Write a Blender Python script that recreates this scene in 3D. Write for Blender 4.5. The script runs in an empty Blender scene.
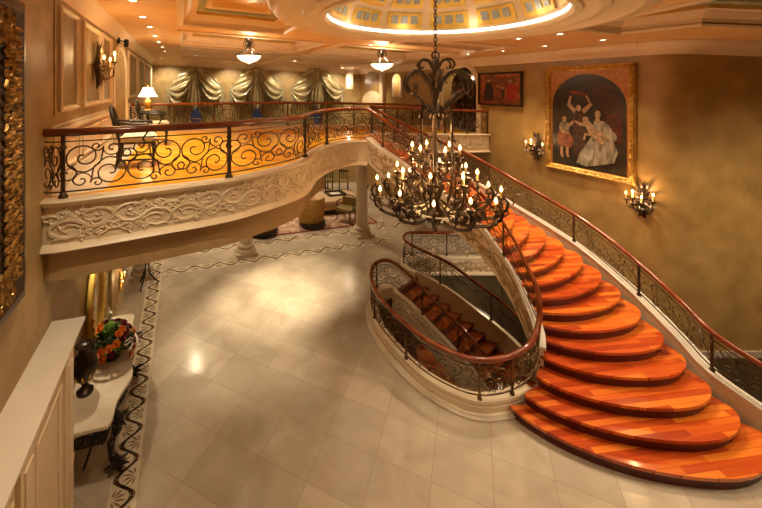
import bpy, math, random
from mathutils import Vector, Matrix
from mathutils.geometry import tessellate_polygon
random.seed(7)
PI = math.pi
scene = bpy.context.scene
COL = scene.collection

# ------------------------------------------------------------ camera
cam_d = bpy.data.cameras.new('camera'); cam = bpy.data.objects.new('camera', cam_d); COL.objects.link(cam)
cam.location = (0, 0, 5.0); cam.rotation_euler = (PI/2, 0, 0)
cam_d.sensor_width = 36; cam_d.lens = 360/762*36
cam_d.shift_x = 0.1129; cam_d.shift_y = -0.2192; cam_d.clip_start = 0.05; cam_d.clip_end = 200
scene.camera = cam
# ------------------------------------------------------------ world (dusk sky outside the windows)
w = bpy.data.worlds.new('world'); scene.world = w; w.use_nodes = True
w.node_tree.nodes['Background'].inputs[0].default_value = (0.10, 0.22, 0.55, 1)
w.node_tree.nodes['Background'].inputs[1].default_value = 0.5
scene.view_settings.view_transform = 'Standard'; scene.view_settings.look = 'None'
scene.view_settings.gamma = 1; scene.view_settings.use_curve_mapping = False
scene.view_settings.exposure = 0.68
scene.cycles.max_bounces = 8; scene.cycles.diffuse_bounces = 4; scene.cycles.glossy_bounces = 4
scene.cycles.sample_clamp_indirect = 4.0
scene.cycles.use_denoising = True
WARM = (1.0, 0.83, 0.57)
WARM2 = (1.0, 0.62, 0.28)

# ------------------------------------------------------------ materials
def nodes_of(name):
    m = bpy.data.materials.new(name); m.use_nodes = True
    nt = m.node_tree; b = nt.nodes['Principled BSDF']
    return m, nt, b
def coords(nt, scale=(1, 1, 1), rot=(0, 0, 0), loc=(0, 0, 0)):
    g = nt.nodes.new('ShaderNodeNewGeometry'); mp = nt.nodes.new('ShaderNodeMapping')
    mp.inputs['Scale'].default_value = scale; mp.inputs['Rotation'].default_value = rot; mp.inputs['Location'].default_value = loc
    nt.links.new(g.outputs['Position'], mp.inputs['Vector']); return mp.outputs['Vector']
def ramp(nt, fac, stops):
    r = nt.nodes.new('ShaderNodeValToRGB'); el = r.color_ramp.elements
    while len(el) < len(stops): el.new(0.5)
    for e, (p, c) in zip(el, stops): e.position = p; e.color = (*c, 1)
    nt.links.new(fac, r.inputs[0]); return r.outputs[0]
def mat(name, c1, c2=None, rough=0.5, metal=0.0, scale=3.0, detail=4.0, bump=0.0, coat=0.0, emit=None, strength=0.0, stretch=(1, 1, 1), sheen=0.0, lo=0.35, hi=0.65):
    m, nt, b = nodes_of(name)
    b.inputs['Roughness'].default_value = rough; b.inputs['Metallic'].default_value = metal
    b.inputs['Coat Weight'].default_value = coat; b.inputs['Coat Roughness'].default_value = 0.08
    if sheen: b.inputs['Sheen Weight'].default_value = sheen
    v = coords(nt, stretch)
    n = nt.nodes.new('ShaderNodeTexNoise'); n.inputs['Scale'].default_value = scale; n.inputs['Detail'].default_value = detail
    nt.links.new(v, n.inputs['Vector'])
    if c2 is None: c2 = tuple(x*0.85 for x in c1)
    nt.links.new(ramp(nt, n.outputs[0], [(lo, c2), (hi, c1)]), b.inputs['Base Color'])
    if bump:
        bp = nt.nodes.new('ShaderNodeBump'); bp.inputs['Strength'].default_value = bump; bp.inputs['Distance'].default_value = 0.02
        nt.links.new(n.outputs[0], bp.inputs['Height']); nt.links.new(bp.outputs[0], b.inputs['Normal'])
    if emit:
        b.inputs['Emission Color'].default_value = (*emit, 1); b.inputs['Emission Strength'].default_value = strength
    return m
def wood(name, c1, c2, c3, rot, plank=0.09, rough=0.25, coat=0.4):
    m, nt, b = nodes_of(name); b.inputs['Roughness'].default_value = rough; b.inputs['Coat Weight'].default_value = coat
    b.inputs['Coat Roughness'].default_value = 0.1
    v = coords(nt, (1, 1, 1), (0, 0, rot))
    br = nt.nodes.new('ShaderNodeTexBrick'); br.inputs['Scale'].default_value = 1
    br.inputs['Brick Width'].default_value = 0.9; br.inputs['Row Height'].default_value = plank; br.inputs['Mortar Size'].default_value = 0.002
    br.inputs['Color1'].default_value = (0, 0, 0, 1); br.inputs['Color2'].default_value = (1, 1, 1, 1); br.inputs['Mortar'].default_value = (0, 0, 0, 1)
    nt.links.new(v, br.inputs['Vector'])
    mp = nt.nodes.new('ShaderNodeMapping'); mp.inputs['Scale'].default_value = (1.5, 22, 1.5); nt.links.new(v, mp.inputs[0])
    n = nt.nodes.new('ShaderNodeTexNoise'); n.inputs['Scale'].default_value = 1.2; n.inputs['Detail'].default_value = 5; nt.links.new(mp.outputs[0], n.inputs[0])
    mx = nt.nodes.new('ShaderNodeMix'); mx.data_type = 'FLOAT'; mx.inputs[0].default_value = 0.42
    nt.links.new(br.outputs[0], mx.inputs[2]); nt.links.new(n.outputs[0], mx.inputs[3])
    nt.links.new(ramp(nt, mx.outputs[0], [(0.2, c3), (0.5, c1), (0.8, c2)]), b.inputs['Base Color'])
    return m

M = {}
M['plaster'] = mat('plaster', (0.44, 0.295, 0.125), (0.27, 0.175, 0.065), 0.5, scale=3.2, detail=9, bump=0.2, lo=.3, hi=.72)
M['plaster_right'] = mat('plaster_right', (0.41, 0.25, 0.085), (0.27, 0.155, 0.045), 0.38, scale=2.6, detail=9, bump=0.2, lo=.3, hi=.72)
M['panel_field'] = mat('panel_field', (0.34, 0.235, 0.10), (0.20, 0.135, 0.05), 0.48, scale=4, detail=8, lo=.3, hi=.7)
M['cream'] = mat('cream', (0.74, 0.59, 0.40), (0.68, 0.53, 0.35), 0.42)
M['relief'] = mat('relief', (0.74, 0.59, 0.40), (0.66, 0.51, 0.33), 0.42)
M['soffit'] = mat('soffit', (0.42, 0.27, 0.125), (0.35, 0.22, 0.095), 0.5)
M['white'] = mat('white', (0.78, 0.70, 0.58), (0.74, 0.66, 0.54), 0.35)
M['ceiling'] = mat('ceiling', (0.80, 0.51, 0.22), (0.74, 0.44, 0.17), 0.5, scale=2.5, detail=6)
M['ceil_trim'] = mat('ceil_trim', (0.80, 0.63, 0.43), (0.76, 0.58, 0.38), 0.5)
M['ceil_gold'] = mat('ceil_gold', (0.72, 0.42, 0.12), (0.60, 0.32, 0.08), 0.4, scale=2, detail=8)
M['ceil_green'] = mat('ceil_green', (0.40, 0.45, 0.30), (0.34, 0.39, 0.25), 0.5)
M['gold'] = mat('gold', (0.75, 0.48, 0.14), (0.5, 0.29, 0.06), 0.32, 0.85, scale=9)
M['gold_leaf'] = mat('gold_leaf', (0.88, 0.62, 0.14), (0.74, 0.46, 0.07), 0.4, 0.2, scale=6)
M['gold_dim'] = mat('gold_dim', (0.42, 0.24, 0.06), (0.14, 0.07, 0.02), 0.35, 0.7, scale=14)
M['iron'] = mat('iron', (0.10, 0.062, 0.035), (0.055, 0.032, 0.018), 0.38, 0.6, scale=9)
M['iron_gold'] = mat('iron_gold', (0.22, 0.125, 0.045), (0.07, 0.04, 0.018), 0.35, 0.7, scale=7)
M['black'] = mat('black', (0.025, 0.016, 0.010), (0.012, 0.008, 0.006), 0.3, 0.3)
M['handrail'] = mat('handrail', (0.26, 0.060, 0.018), (0.16, 0.030, 0.010), 0.18, coat=0.6, scale=5)
M['tread'] = wood('tread', (0.52, 0.078, 0.010), (0.72, 0.19, 0.020), (0.32, 0.034, 0.006), -0.12)
M['paint_scene'] = mat('paint_scene', (0.42, 0.10, 0.03), (0.15, 0.05, 0.02), 0.5, scale=5)
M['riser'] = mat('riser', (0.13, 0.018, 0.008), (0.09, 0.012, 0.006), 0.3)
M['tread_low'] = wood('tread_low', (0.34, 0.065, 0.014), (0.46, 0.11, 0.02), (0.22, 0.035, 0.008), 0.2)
M['floor_up'] = wood('floor_up', (0.85, 0.38, 0.015), (0.92, 0.50, 0.03), (0.72, 0.27, 0.01), 0.3, 0.12)
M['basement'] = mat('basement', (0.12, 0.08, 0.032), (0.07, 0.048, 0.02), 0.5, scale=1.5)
M['column'] = mat('column', (0.64, 0.53, 0.39), (0.55, 0.43, 0.28), 0.35, scale=5, detail=8, stretch=(1, 1, .4))
M['silk'] = mat('silk', (0.64, 0.56, 0.36), (0.34, 0.28, 0.14), 0.24, 0.5, scale=5, sheen=0.3)
M['drape'] = mat('drape', (0.42, 0.33, 0.15), (0.26, 0.19, 0.07), 0.4, 0.1, scale=4, stretch=(4, 4, .5))
M['glass_dusk'] = mat('glass_dusk', (0.03, 0.05, 0.09), None, 0.05, emit=(0.08, 0.2, 0.5), strength=0.05)
M['marble_top'] = mat('marble_top', (0.74, 0.64, 0.50), (0.62, 0.50, 0.36), 0.15, scale=3, detail=9)
M['bronze'] = mat('bronze', (0.05, 0.028, 0.016), (0.02, 0.012, 0.008), 0.3, 0.6, scale=6)
M['leaf'] = mat('leaf', (0.045, 0.12, 0.018), (0.02, 0.055, 0.01), 0.5, scale=12)
M['leaf_light'] = mat('leaf_light', (0.25, 0.42, 0.06), (0.14, 0.27, 0.03), 0.5, scale=20)
M['rose_orange'] = mat('rose_orange', (0.85, 0.24, 0.02), (0.7, 0.13, 0.01), 0.5, scale=30)
M['rose_red'] = mat('rose_red', (0.22, 0.01, 0.02), (0.10, 0.004, 0.01), 0.5, scale=30)
M['lily'] = mat('lily', (0.8, 0.78, 0.68), None, 0.4)
M['fabric_gold'] = mat('fabric_gold', (0.50, 0.28, 0.06), (0.38, 0.19, 0.035), 0.6, scale=8)
M['fabric_tan'] = mat('fabric_tan', (0.58, 0.40, 0.24), (0.5, 0.33, 0.18), 0.6, scale=8)
M['fabric_cream'] = mat('fabric_cream', (0.70, 0.58, 0.38), (0.6, 0.48, 0.28), 0.7, scale=12)
M['fabric_olive'] = mat('fabric_olive', (0.28, 0.19, 0.06), (0.18, 0.12, 0.03), 0.6, scale=12)
M['rug'] = mat('rug', (0.52, 0.36, 0.25), (0.34, 0.17, 0.10), 0.9, scale=6, detail=6, lo=.42, hi=.58)
M['rug_red'] = mat('rug_red', (0.24, 0.04, 0.02), (0.16, 0.025, 0.015), 0.9, scale=9)
M['mosaic_dark'] = mat('mosaic_dark', (0.10, 0.05, 0.025), (0.06, 0.03, 0.015), 0.2)
M['mosaic_mid'] = mat('mosaic_mid', (0.26, 0.17, 0.09), (0.2, 0.12, 0.06), 0.2)
M['mosaic_base'] = mat('mosaic_base', (0.66, 0.55, 0.40), (0.58, 0.47, 0.33), 0.2)
M['shade'] = mat('shade', (0.9, 0.8, 0.6), None, 0.6, emit=(1, 0.74, 0.40), strength=3.0)
M['bowl'] = mat('bowl', (0.9, 0.8, 0.6), (0.7, 0.5, 0.25), 0.4, scale=9, emit=(1, 0.74, 0.38), strength=1.8)
M['bowl_dim'] = mat('bowl_dim', (0.8, 0.62, 0.34), (0.62, 0.42, 0.18), 0.4, scale=9, emit=(1, 0.7, 0.32), strength=0.25)
M['flame'] = mat('flame', (1, 0.8, 0.5), None, 0.5, emit=(1, 0.56, 0.17), strength=9)
M['can'] = mat('can', (1, 0.9, 0.8), None, 0.5, emit=(1, 0.84, 0.6), strength=9)
M['candle'] = mat('candle', (0.50, 0.32, 0.12), None, 0.5)
M['cove'] = mat('cove', (1, .95, .85), None, 0.5, emit=(1, 0.9, 0.72), strength=3.2)
M['dome_glass'] = mat('dome_glass', (0.42, 0.46, 0.48), (0.30, 0.34, 0.36), 0.3, scale=7)
M['crystal'] = mat('crystal', (0.75, 0.66, 0.52), None, 0.08, 0.5)
M['niche'] = mat('niche', (0.85, 0.78, 0.68), None, 0.5)
M['canvas_dark'] = mat('canvas_dark', (0.045, 0.03, 0.016), (0.015, 0.013, 0.010), 0.35, scale=3)
M['canvas_gold'] = mat('canvas_gold', (0.50, 0.21, 0.035), (0.38, 0.13, 0.02), 0.4, scale=14)
M['paint_skin'] = mat('paint_skin', (0.40, 0.24, 0.12), (0.24, 0.13, 0.06), 0.5, scale=12)
M['paint_satin'] = mat('paint_satin', (0.34, 0.28, 0.19), (0.11, 0.085, 0.05), 0.45, scale=5, stretch=(2.5, 2.5, .7))
M['paint_sofa'] = mat('paint_sofa', (0.11, 0.022, 0.010), (0.05, 0.012, 0.008), 0.5, scale=6)
M['paint_rust'] = mat('paint_rust', (0.26, 0.07, 0.018), (0.10, 0.025, 0.010), 0.5, scale=9)
M['paint_brown'] = mat('paint_brown', (0.075, 0.03, 0.016), (0.03, 0.014, 0.010), 0.5, scale=10)
M['paint_hair'] = mat('paint_hair', (0.03, 0.016, 0.010), None, 0.5)
M['paint_red'] = mat('paint_red', (0.42, 0.03, 0.015), (0.25, 0.015, 0.01), 0.5, scale=10)
M['paint_grey'] = mat('paint_grey', (0.40, 0.34, 0.25), (0.16, 0.13, 0.09), 0.5)
M['mirror'] = mat('mirror', (0.8, 0.74, 0.62), None, 0.12, 0.9)
M['frame_dark'] = mat('frame_dark', (0.055, 0.026, 0.012), (0.025, 0.012, 0.006), 0.35, scale=9)

# marble tile floor
def marble():
    m, nt, b = nodes_of('marble_tiles')
    b.inputs['Roughness'].default_value = 0.16
    A = math.radians(26.4); T = 0.705
    v = coords(nt, (1, 1, 1), (0, 0, 0), (1.115, -5.184, 0))
    mp = nt.nodes.new('ShaderNodeMapping'); mp.inputs['Rotation'].default_value = (0, 0, A); nt.links.new(v, mp.inputs[0])
    br = nt.nodes.new('ShaderNodeTexBrick'); br.offset = 0; br.inputs['Scale'].default_value = 1
    br.inputs['Brick Width'].default_value = T; br.inputs['Row Height'].default_value = T
    br.inputs['Mortar Size'].default_value = 0.003; br.inputs['Mortar Smooth'].default_value = 0.2
    br.inputs['Color1'].default_value = (0, 0, 0, 1); br.inputs['Color2'].default_value = (1, 1, 1, 1); br.inputs['Mortar'].default_value = (0.5, 0.5, 0.5, 1)
    nt.links.new(mp.outputs[0], br.inputs['Vector'])
    n = nt.nodes.new('ShaderNodeTexNoise'); n.inputs['Scale'].default_value = 1.7; n.inputs['Detail'].default_value = 9; n.inputs['Distortion'].default_value = 0.8
    nt.links.new(v, n.inputs[0])
    base = ramp(nt, n.outputs[0], [(0.3, (0.43, 0.345, 0.25)), (0.7, (0.55, 0.455, 0.345))])
    mx = nt.nodes.new('ShaderNodeMix'); mx.data_type = 'RGBA'; mx.blend_type = 'MULTIPLY'; mx.inputs[0].default_value = 0.16
    nt.links.new(base, mx.inputs[6]); nt.links.new(br.outputs[0], mx.inputs[7])
    m2 = nt.nodes.new('ShaderNodeMix'); m2.data_type = 'RGBA'
    nt.links.new(br.outputs[1], m2.inputs[0]); nt.links.new(mx.outputs[2], m2.inputs[6]); m2.inputs[7].default_value = (0.27, 0.2, 0.13, 1)
    nt.links.new(m2.outputs[2], b.inputs['Base Color'])
    return m
M['marble'] = marble()

# ------------------------------------------------------------ mesh helpers
class MB:
    def __init__(s): s.v = []; s.f = []; s.mi = []; s.cur = 0
    def add(s, vs, fs):
        o = len(s.v); s.v += [tuple(p) for p in vs]; s.f += [tuple(i+o for i in f) for f in fs]; s.mi += [s.cur]*len(fs); return s
    def box(s, c, d, rz=0, taper=1.0):
        x, y, z = d[0]/2, d[1]/2, d[2]/2; ca, sa = math.cos(rz), math.sin(rz); vs = []
        for k, zz in ((taper, -z), (1, z)):
            for a, b in ((-x, -y), (x, -y), (x, y), (-x, y)):
                a *= k; b *= k; vs.append((c[0]+a*ca-b*sa, c[1]+a*sa+b*ca, c[2]+zz))
        return s.add(vs, [(3, 2, 1, 0), (4, 5, 6, 7), (0, 1, 5, 4), (1, 2, 6, 5), (2, 3, 7, 6), (3, 0, 4, 7)])
    def tube(s, pts, r, n=5, closed=False, flat=None):
        pts = [Vector(p) for p in pts]; L = len(pts)
        if L < 2: return s
        rs = r if isinstance(r, (list, tuple)) else [r]*L
        vs = []; prev = None
        for i in range(L):
            if closed: t = pts[(i+1) % L]-pts[i-1]
            else: t = pts[min(i+1, L-1)]-pts[max(i-1, 0)]
            if t.length < 1e-9: t = Vector((0, 0, 1))
            t.normalize()
            if prev is None:
                a = Vector((0, 0, 1)) if abs(t.z) < .9 else Vector((1, 0, 0))
                u = t.cross(a).normalized()
            else:
                u = prev-t*prev.dot(t)
                u = u.normalized() if u.length > 1e-6 else t.orthogonal().normalized()
            prev = u; v_ = t.cross(u)
            for k in range(n):
                an = 2*PI*k/n; vs.append(pts[i]+(u*math.cos(an)+v_*math.sin(an))*rs[i])
        fs = []
        for i in range(L if closed else L-1):
            j = (i+1) % L
            for k in range(n):
                fs.append((i*n+k, i*n+(k+1) % n, j*n+(k+1) % n, j*n+k))
        if not closed:
            fs.append(tuple(range(n-1, -1, -1))); fs.append(tuple((L-1)*n+k for k in range(n)))
        return s.add(vs, fs)
    def stube(s, pts, r, n=5, k=4):
        rs = r if isinstance(r, (list, tuple)) else [r]*len(pts)
        P = catmull(pts, k); R_ = [rs[min(i//k, len(rs)-1)]*(1-(i % k)/k)+rs[min(i//k+1, len(rs)-1)]*((i % k)/k) for i in range(len(P))]
        return s.tube(P, R_, n)
    def lathe(s, prof, c=(0, 0, 0), n=20, ax=None, flute=0, fn=0):
        vs = []; fs = []
        for (r, z) in prof:
            for k in range(n):
                a = 2*PI*k/n; rr = max(r, 0.0005)
                if flute: rr *= 1-flute*(k % 2)
                vs.append((rr*math.cos(a), rr*math.sin(a), z))
        for i in range(len(prof)-1):
            for k in range(n):
                fs.append((i*n+k, i*n+(k+1) % n, (i+1)*n+(k+1) % n, (i+1)*n+k))
        fs.append(tuple(range(n-1, -1, -1))); fs.append(tuple((len(prof)-1)*n+k for k in range(n)))
        if ax is not None: vs = [ax @ Vector(p) for p in vs]
        return s.add([(p[0]+c[0], p[1]+c[1], p[2]+c[2]) for p in vs], fs)
    def ball(s, c, r, n=8, m=6):
        if not isinstance(r, (list, tuple)): r = (r, r, r)
        vs = [(c[0], c[1], c[2]-r[2])]
        for i in range(1, m):
            t = PI*i/m-PI/2
            for k in range(n):
                a = 2*PI*k/n; vs.append((c[0]+r[0]*math.cos(t)*math.cos(a), c[1]+r[1]*math.cos(t)*math.sin(a), c[2]+r[2]*math.sin(t)))
        vs.append((c[0], c[1], c[2]+r[2])); T = len(vs)-1; fs = []
        for k in range(n): fs.append((0, 1+(k+1) % n, 1+k)); fs.append((T, T-n+k, T-n+(k+1) % n))
        for i in range(m-2):
            for k in range(n): fs.append((1+i*n+k, 1+i*n+(k+1) % n, 1+(i+1)*n+(k+1) % n, 1+(i+1)*n+k))
        return s.add(vs, fs)
    def leaf(s, p, d, nrm, L, W, T=0.01):
        p = Vector(p); d = Vector(d).normalized(); nrm = Vector(nrm).normalized(); sd = d.cross(nrm).normalized()
        vs = [p, p+d*L*.35+sd*W, p+d*L, p+d*L*.35-sd*W, p+d*L*.4+nrm*T*1.6, p+d*L*.4-nrm*T*.4]
        return s.add(vs, [(0, 1, 4), (1, 2, 4), (2, 3, 4), (3, 0, 4), (1, 0, 5), (2, 1, 5), (3, 2, 5), (0, 3, 5)])
    def prism(s, poly, z0, z1, zf=None, holes=()):
        """poly (x,y) extruded from z0 to z1; z0/z1 may be functions"""
        f0 = z0 if callable(z0) else (lambda x, y: z0); f1 = z1 if callable(z1) else (lambda x, y: z1)
        loops = [list(poly)]+[list(h) for h in holes]
        flat = [p for l in loops for p in l]
        tri = tessellate_polygon([[Vector((p[0], p[1], 0)) for p in l] for l in loops])
        n = len(flat)
        vs = [(p[0], p[1], f0(*p[:2])) for p in flat]+[(p[0], p[1], f1(*p[:2])) for p in flat]
        fs = []
        for t in tri:
            a, b, c = (flat[i] for i in t)
            cr = (b[0]-a[0])*(c[1]-a[1])-(b[1]-a[1])*(c[0]-a[0])
            t = tuple(t) if cr > 0 else tuple(reversed(t))
            fs.append(tuple(i+n for i in t)); fs.append(tuple(reversed(t)))
        o = 0
        for li, l in enumerate(loops):
            ar = sum(l[i][0]*l[(i+1) % len(l)][1]-l[(i+1) % len(l)][0]*l[i][1] for i in range(len(l)))
            for i in range(len(l)):
                j = (i+1) % len(l); q = (o+i, o+j, o+j+n, o+i+n)
                if (ar < 0) != (li > 0): q = tuple(reversed(q))
                fs.append(q)
            o += len(l)
        return s.add(vs, fs)
    def build(s, name, m, parent=None, smooth=None, **props):
        me = bpy.data.meshes.new(name); me.from_pydata(s.v, [], s.f); me.validate()
        ms = m if isinstance(m, (list, tuple)) else [m]
        for q in ms: me.materials.append(M[q] if isinstance(q, str) else q)
        if len(ms) > 1 and len(me.polygons) == len(s.mi): me.polygons.foreach_set('material_index', s.mi)
        if smooth:
            me.polygons.foreach_set('use_smooth', [True]*len(me.polygons)); me.set_sharp_from_angle(angle=math.radians(smooth))
        me.update()
        o = bpy.data.objects.new(name, me); COL.objects.link(o)
        if parent is not None: o.parent = parent
        for k, v_ in props.items(): o[k] = v_
        return o
def struct(mb, name, m, smooth=None, parent=None):
    return mb.build(name, m, parent, smooth, kind='structure') if parent is None else mb.build(name, m, parent, smooth)
def thing(name, label, cat, group=None, loc=(0, 0, 0), rz=0):
    o = bpy.data.objects.new(name, None); COL.objects.link(o); o.location = loc; o.rotation_euler = (0, 0, rz); o.empty_display_size = .1
    o['label'] = label; o['category'] = cat
    if group: o['group'] = group
    return o
def tag(o, label, cat, group=None):
    o['label'] = label; o['category'] = cat
    if group: o['group'] = group
    return o
def kids(o): return [c for c in bpy.data.objects if c.parent == o]
def copy_tree(o, parent=None, cache=None):
    c = o.copy(); COL.objects.link(c); c.parent = parent
    for ch in kids(o): copy_tree(ch, c)
    return c
def lamp(name, kind, loc, energy, color=WARM, size=0.05, spot=None, blend=0.6, parent=None, target=None):
    d = bpy.data.lights.new(name, kind); d.energy = energy; d.color = color
    if kind in ('POINT', 'SPOT'): d.shadow_soft_size = size
    if kind == 'SPOT': d.spot_size = math.radians(spot); d.spot_blend = blend
    o = bpy.data.objects.new(name, d); COL.objects.link(o); o.location = loc
    if target is not None:
        o.rotation_euler = (Vector(target)-Vector(loc)).to_track_quat('-Z', 'Y').to_euler()
    if parent is not None: o.parent = parent
    return o

def catmull(P, k=8, closed=False):
    P = [Vector(p) for p in P]; out = []; n = len(P)
    for i in range(n if closed else n-1):
        if closed: a, b, c, d = P[i-1], P[i], P[(i+1) % n], P[(i+2) % n]
        else: a, b, c, d = P[max(i-1, 0)], P[i], P[i+1], P[min(i+2, n-1)]
        for j in range(k):
            t = j/k
            out.append(0.5*((2*b)+(c-a)*t+(2*a-5*b+4*c-d)*t*t+(3*b-a-3*c+d)*t**3))
    if not closed: out.append(P[-1])
    return out
class Path:
    """a horizontal run with its own height profile; d is plan distance"""
    def __init__(s, pts, k=8, smooth=True):
        s.p = catmull(pts, k) if smooth else [Vector(p) for p in pts]
        s.d = [0]
        for a, b in zip(s.p, s.p[1:]): s.d.append(s.d[-1]+math.hypot(b.x-a.x, b.y-a.y))
        s.L = s.d[-1]
    def at(s, d):
        d = max(0, min(s.L, d)); lo, hi = 0, len(s.d)-1
        while hi-lo > 1:
            m_ = (lo+hi)//2
            if s.d[m_] <= d: lo = m_
            else: hi = m_
        a, b = s.p[lo], s.p[hi]; q = (d-s.d[lo])/max(1e-9, s.d[hi]-s.d[lo]); return a.lerp(b, q)
    def nrm(s, d):
        a, b = s.at(d-.04), s.at(d+.04); t = Vector((b.x-a.x, b.y-a.y, 0)).normalized(); return Vector((t.y, -t.x, 0))   # right-hand side
    def map(s, d, h, off=0.0):
        return s.at(d)+Vector((0, 0, h))+s.nrm(d)*off
def sweep(mb, path, prof, d0=0, d1=None, step=0.12, closed_prof=True, caps=True):
    """prof = list of (off, h) around the section"""
    d1 = path.L if d1 is None else d1; n = max(2, int((d1-d0)/step)+1); m_ = len(prof); vs = []; fs = []
    for i in range(n):
        d = d0+(d1-d0)*i/(n-1); b = path.at(d); nn = path.nrm(d)
        for (o, h) in prof: vs.append(b+nn*o+Vector((0, 0, h)))
    for i in range(n-1):
        for k in range(m_ if closed_prof else m_-1):
            l = (k+1) % m_; fs.append((i*m_+k, i*m_+l, (i+1)*m_+l, (i+1)*m_+k))
    if caps and closed_prof: fs.append(tuple(range(m_-1, -1, -1))); fs.append(tuple((n-1)*m_+k for k in range(m_)))
    return mb.add(vs, fs)
def spiral(cx, cy, r, a0, turns, dr, n=15):
    out = []
    for i in range(n+1):
        f = i/n; rr = r*(1-f)**0.8+0.09*r; a = a0+dr*turns*2*PI*f; out.append((cx+rr*math.cos(a), cy+rr*math.sin(a)))
    return out
def herm(p, q, tp, tq, n=7):
    out = []
    for i in range(n+1):
        t = i/n; h1 = 2*t**3-3*t*t+1; h2 = -2*t**3+3*t*t; h3 = t**3-2*t*t+t; h4 = t**3-t*t
        out.append((h1*p[0]+h2*q[0]+h3*tp[0]+h4*tq[0], h1*p[1]+h2*q[1]+h3*tp[1]+h4*tq[1]))
    return out
def scroll_unit(x0, w_, h0, h_, flip, q=1.0):
    """S scrolls with curling ends filling one bay: list of 2D polylines"""
    X = lambda u: x0+(u if not flip else 1-u)*w_
    Y = lambda v: h0+v*h_
    S = []
    n = int(15*q)
    def sp(cx, cy, r, a, tn, dr): return [(cx+px, cy+py) for px, py in spiral(0, 0, r, a, tn, dr, n)]
    asp = w_/h_
    A = sp(.29, .33, .29, PI/2, 1.5, 1); B = sp(.71, .67, .29, -PI/2, 1.5, 1)
    mid = herm(A[0], B[0], (.5, 0), (.5, 0))
    S.append(list(reversed(A))+mid[1:]+B[1:])
    S.append(sp(.76, .19, .16, PI, 1.3, -1)); S.append(sp(.24, .82, .15, 0, 1.3, -1))
    S.append(sp(.5, .12, .10, 0, 1.2, 1)); S.append(sp(.5, .88, .10, PI, 1.2, 1))
    S.append(sp(.98, .33, .17, PI/2, 1.1, 1)); S.append(sp(.02, .67, .17, -PI/2, 1.1, 1))
    S.append(herm((.5, .5), (.60, .16), (.25, 0), (.1, -.3), 5)); S.append(herm((.5, .5), (.39, .84), (-.25, 0), (-.1, .3), 5))
    return [[(X(u), Y(v)) for u, v in s_] for s_ in S]
def railing(name, label, group, pts, H, posts, m='iron', unit=0.62, r=0.0085, post_r=0.018, smooth=True, cat='railing', k=8, ext=0.0, q=1.0, hw=0.036):
    P = pts if isinstance(pts, Path) else Path(pts, k, smooth)
    root = thing(name, label, cat, group, loc=P.at(0))
    off = -P.at(0)
    def local(mb): mb.v = [(x+off.x, y+off.y, z+off.z) for x, y, z in mb.v]; return mb
    hr = MB(); w2 = hw
    prof = [(-w2*.75, H-.035), (-w2, H-.018), (-w2*.9, H+.012), (-w2*.45, H+.032), (w2*.45, H+.032), (w2*.9, H+.012), (w2, H-.018), (w2*.75, H-.035)]
    sweep(hr, P, prof, step=.1); local(hr).build('handrail', 'handrail', root, smooth=50)
    bars = MB()
    sweep(bars, P, [(-.012, H-.05), (-.012, H-.035), (.012, H-.035), (.012, H-.05)], step=.12)
    sweep(bars, P, [(-.007, H-.115), (-.007, H-.103), (.007, H-.103), (.007, H-.115)], step=.12)
    sweep(bars, P, [(-.009, .055), (-.009, .069), (.009, .069), (.009, .055)], step=.12)
    local(bars).build('rail_bars', m, root)
    ds = posts
    for d in ds:
        b = P.at(d); pm = MB()
        pm.box((b.x, b.y, b.z+H/2-.02), (post_r*1.7, post_r*1.7, H-.03), math.atan2(P.nrm(d).y, P.nrm(d).x))
        pm.lathe([(post_r*2.1, 0), (post_r*2.1, .02), (post_r*1.3, .05), (post_r*.9, .07)], b, 8)
        pm.lathe([(post_r*.9, H*.72), (post_r*1.7, H*.76), (post_r*.9, H*.8)], b, 8)
        local(pm).build('post', m, root, smooth=40)
    e = [0]+[d for d in ds if 0.05 < d < P.L-.05]+[P.L]
    fl = 0
    for a, b in zip(e, e[1:]):
        if b-a < .12: continue
        pm = MB(); n = max(1, round((b-a-.04)/unit)); wd = (b-a-.04)/n
        for i in range(n):
            for s_ in scroll_unit(a+.02+i*wd, wd, .07, H-.12-.065, fl % 2, q):
                pm.tube([P.map(u, v) for u, v in s_], r, 4)
            fl += 1
        # small ring frieze under the handrail
        nr = max(2, int((b-a)/.16))
        local(pm).build('scroll_panel', m, root)
    return root, P
def relief(mb, path, d0, d1, h0, h1, off, r=0.014, unit=None, side=1):
    """raised acanthus scrollwork on a swept face"""
    h_ = h1-h0; unit = unit or h_*1.75; n = max(1, round((d1-d0)/unit)); wd = (d1-d0)/n
    for i in range(n):
        for j, s_ in enumerate(scroll_unit(d0+i*wd, wd, h0, h_, i % 2)):
            L = len(s_); rr = [r*(1.9-1.1*abs(2*k/(L-1)-1)) if j == 0 else r*1.15 for k in range(L)]
            mb.tube([path.map(u, v, off) for u, v in s_], rr, 5)
            for k in range(3, L-2, 5 if j else 4):
                u, v = s_[k]; tu, tv = s_[k+1][0]-s_[k-1][0], s_[k+1][1]-s_[k-1][1]; l_ = math.hypot(tu, tv)+1e-6; tu /= l_; tv /= l_
                for sg in (1, -1):
                    dx, dy = tu*1.0-tv*sg*.8, tv*1.0+tu*sg*.8
                    p = path.map(u, v, off); q_ = path.map(u+dx*.05, v+dy*.05, off)
                    mb.leaf(p, q_-p, path.nrm(u)*side, h_*.20, h_*.055, r*1.2)
    return mb

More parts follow.
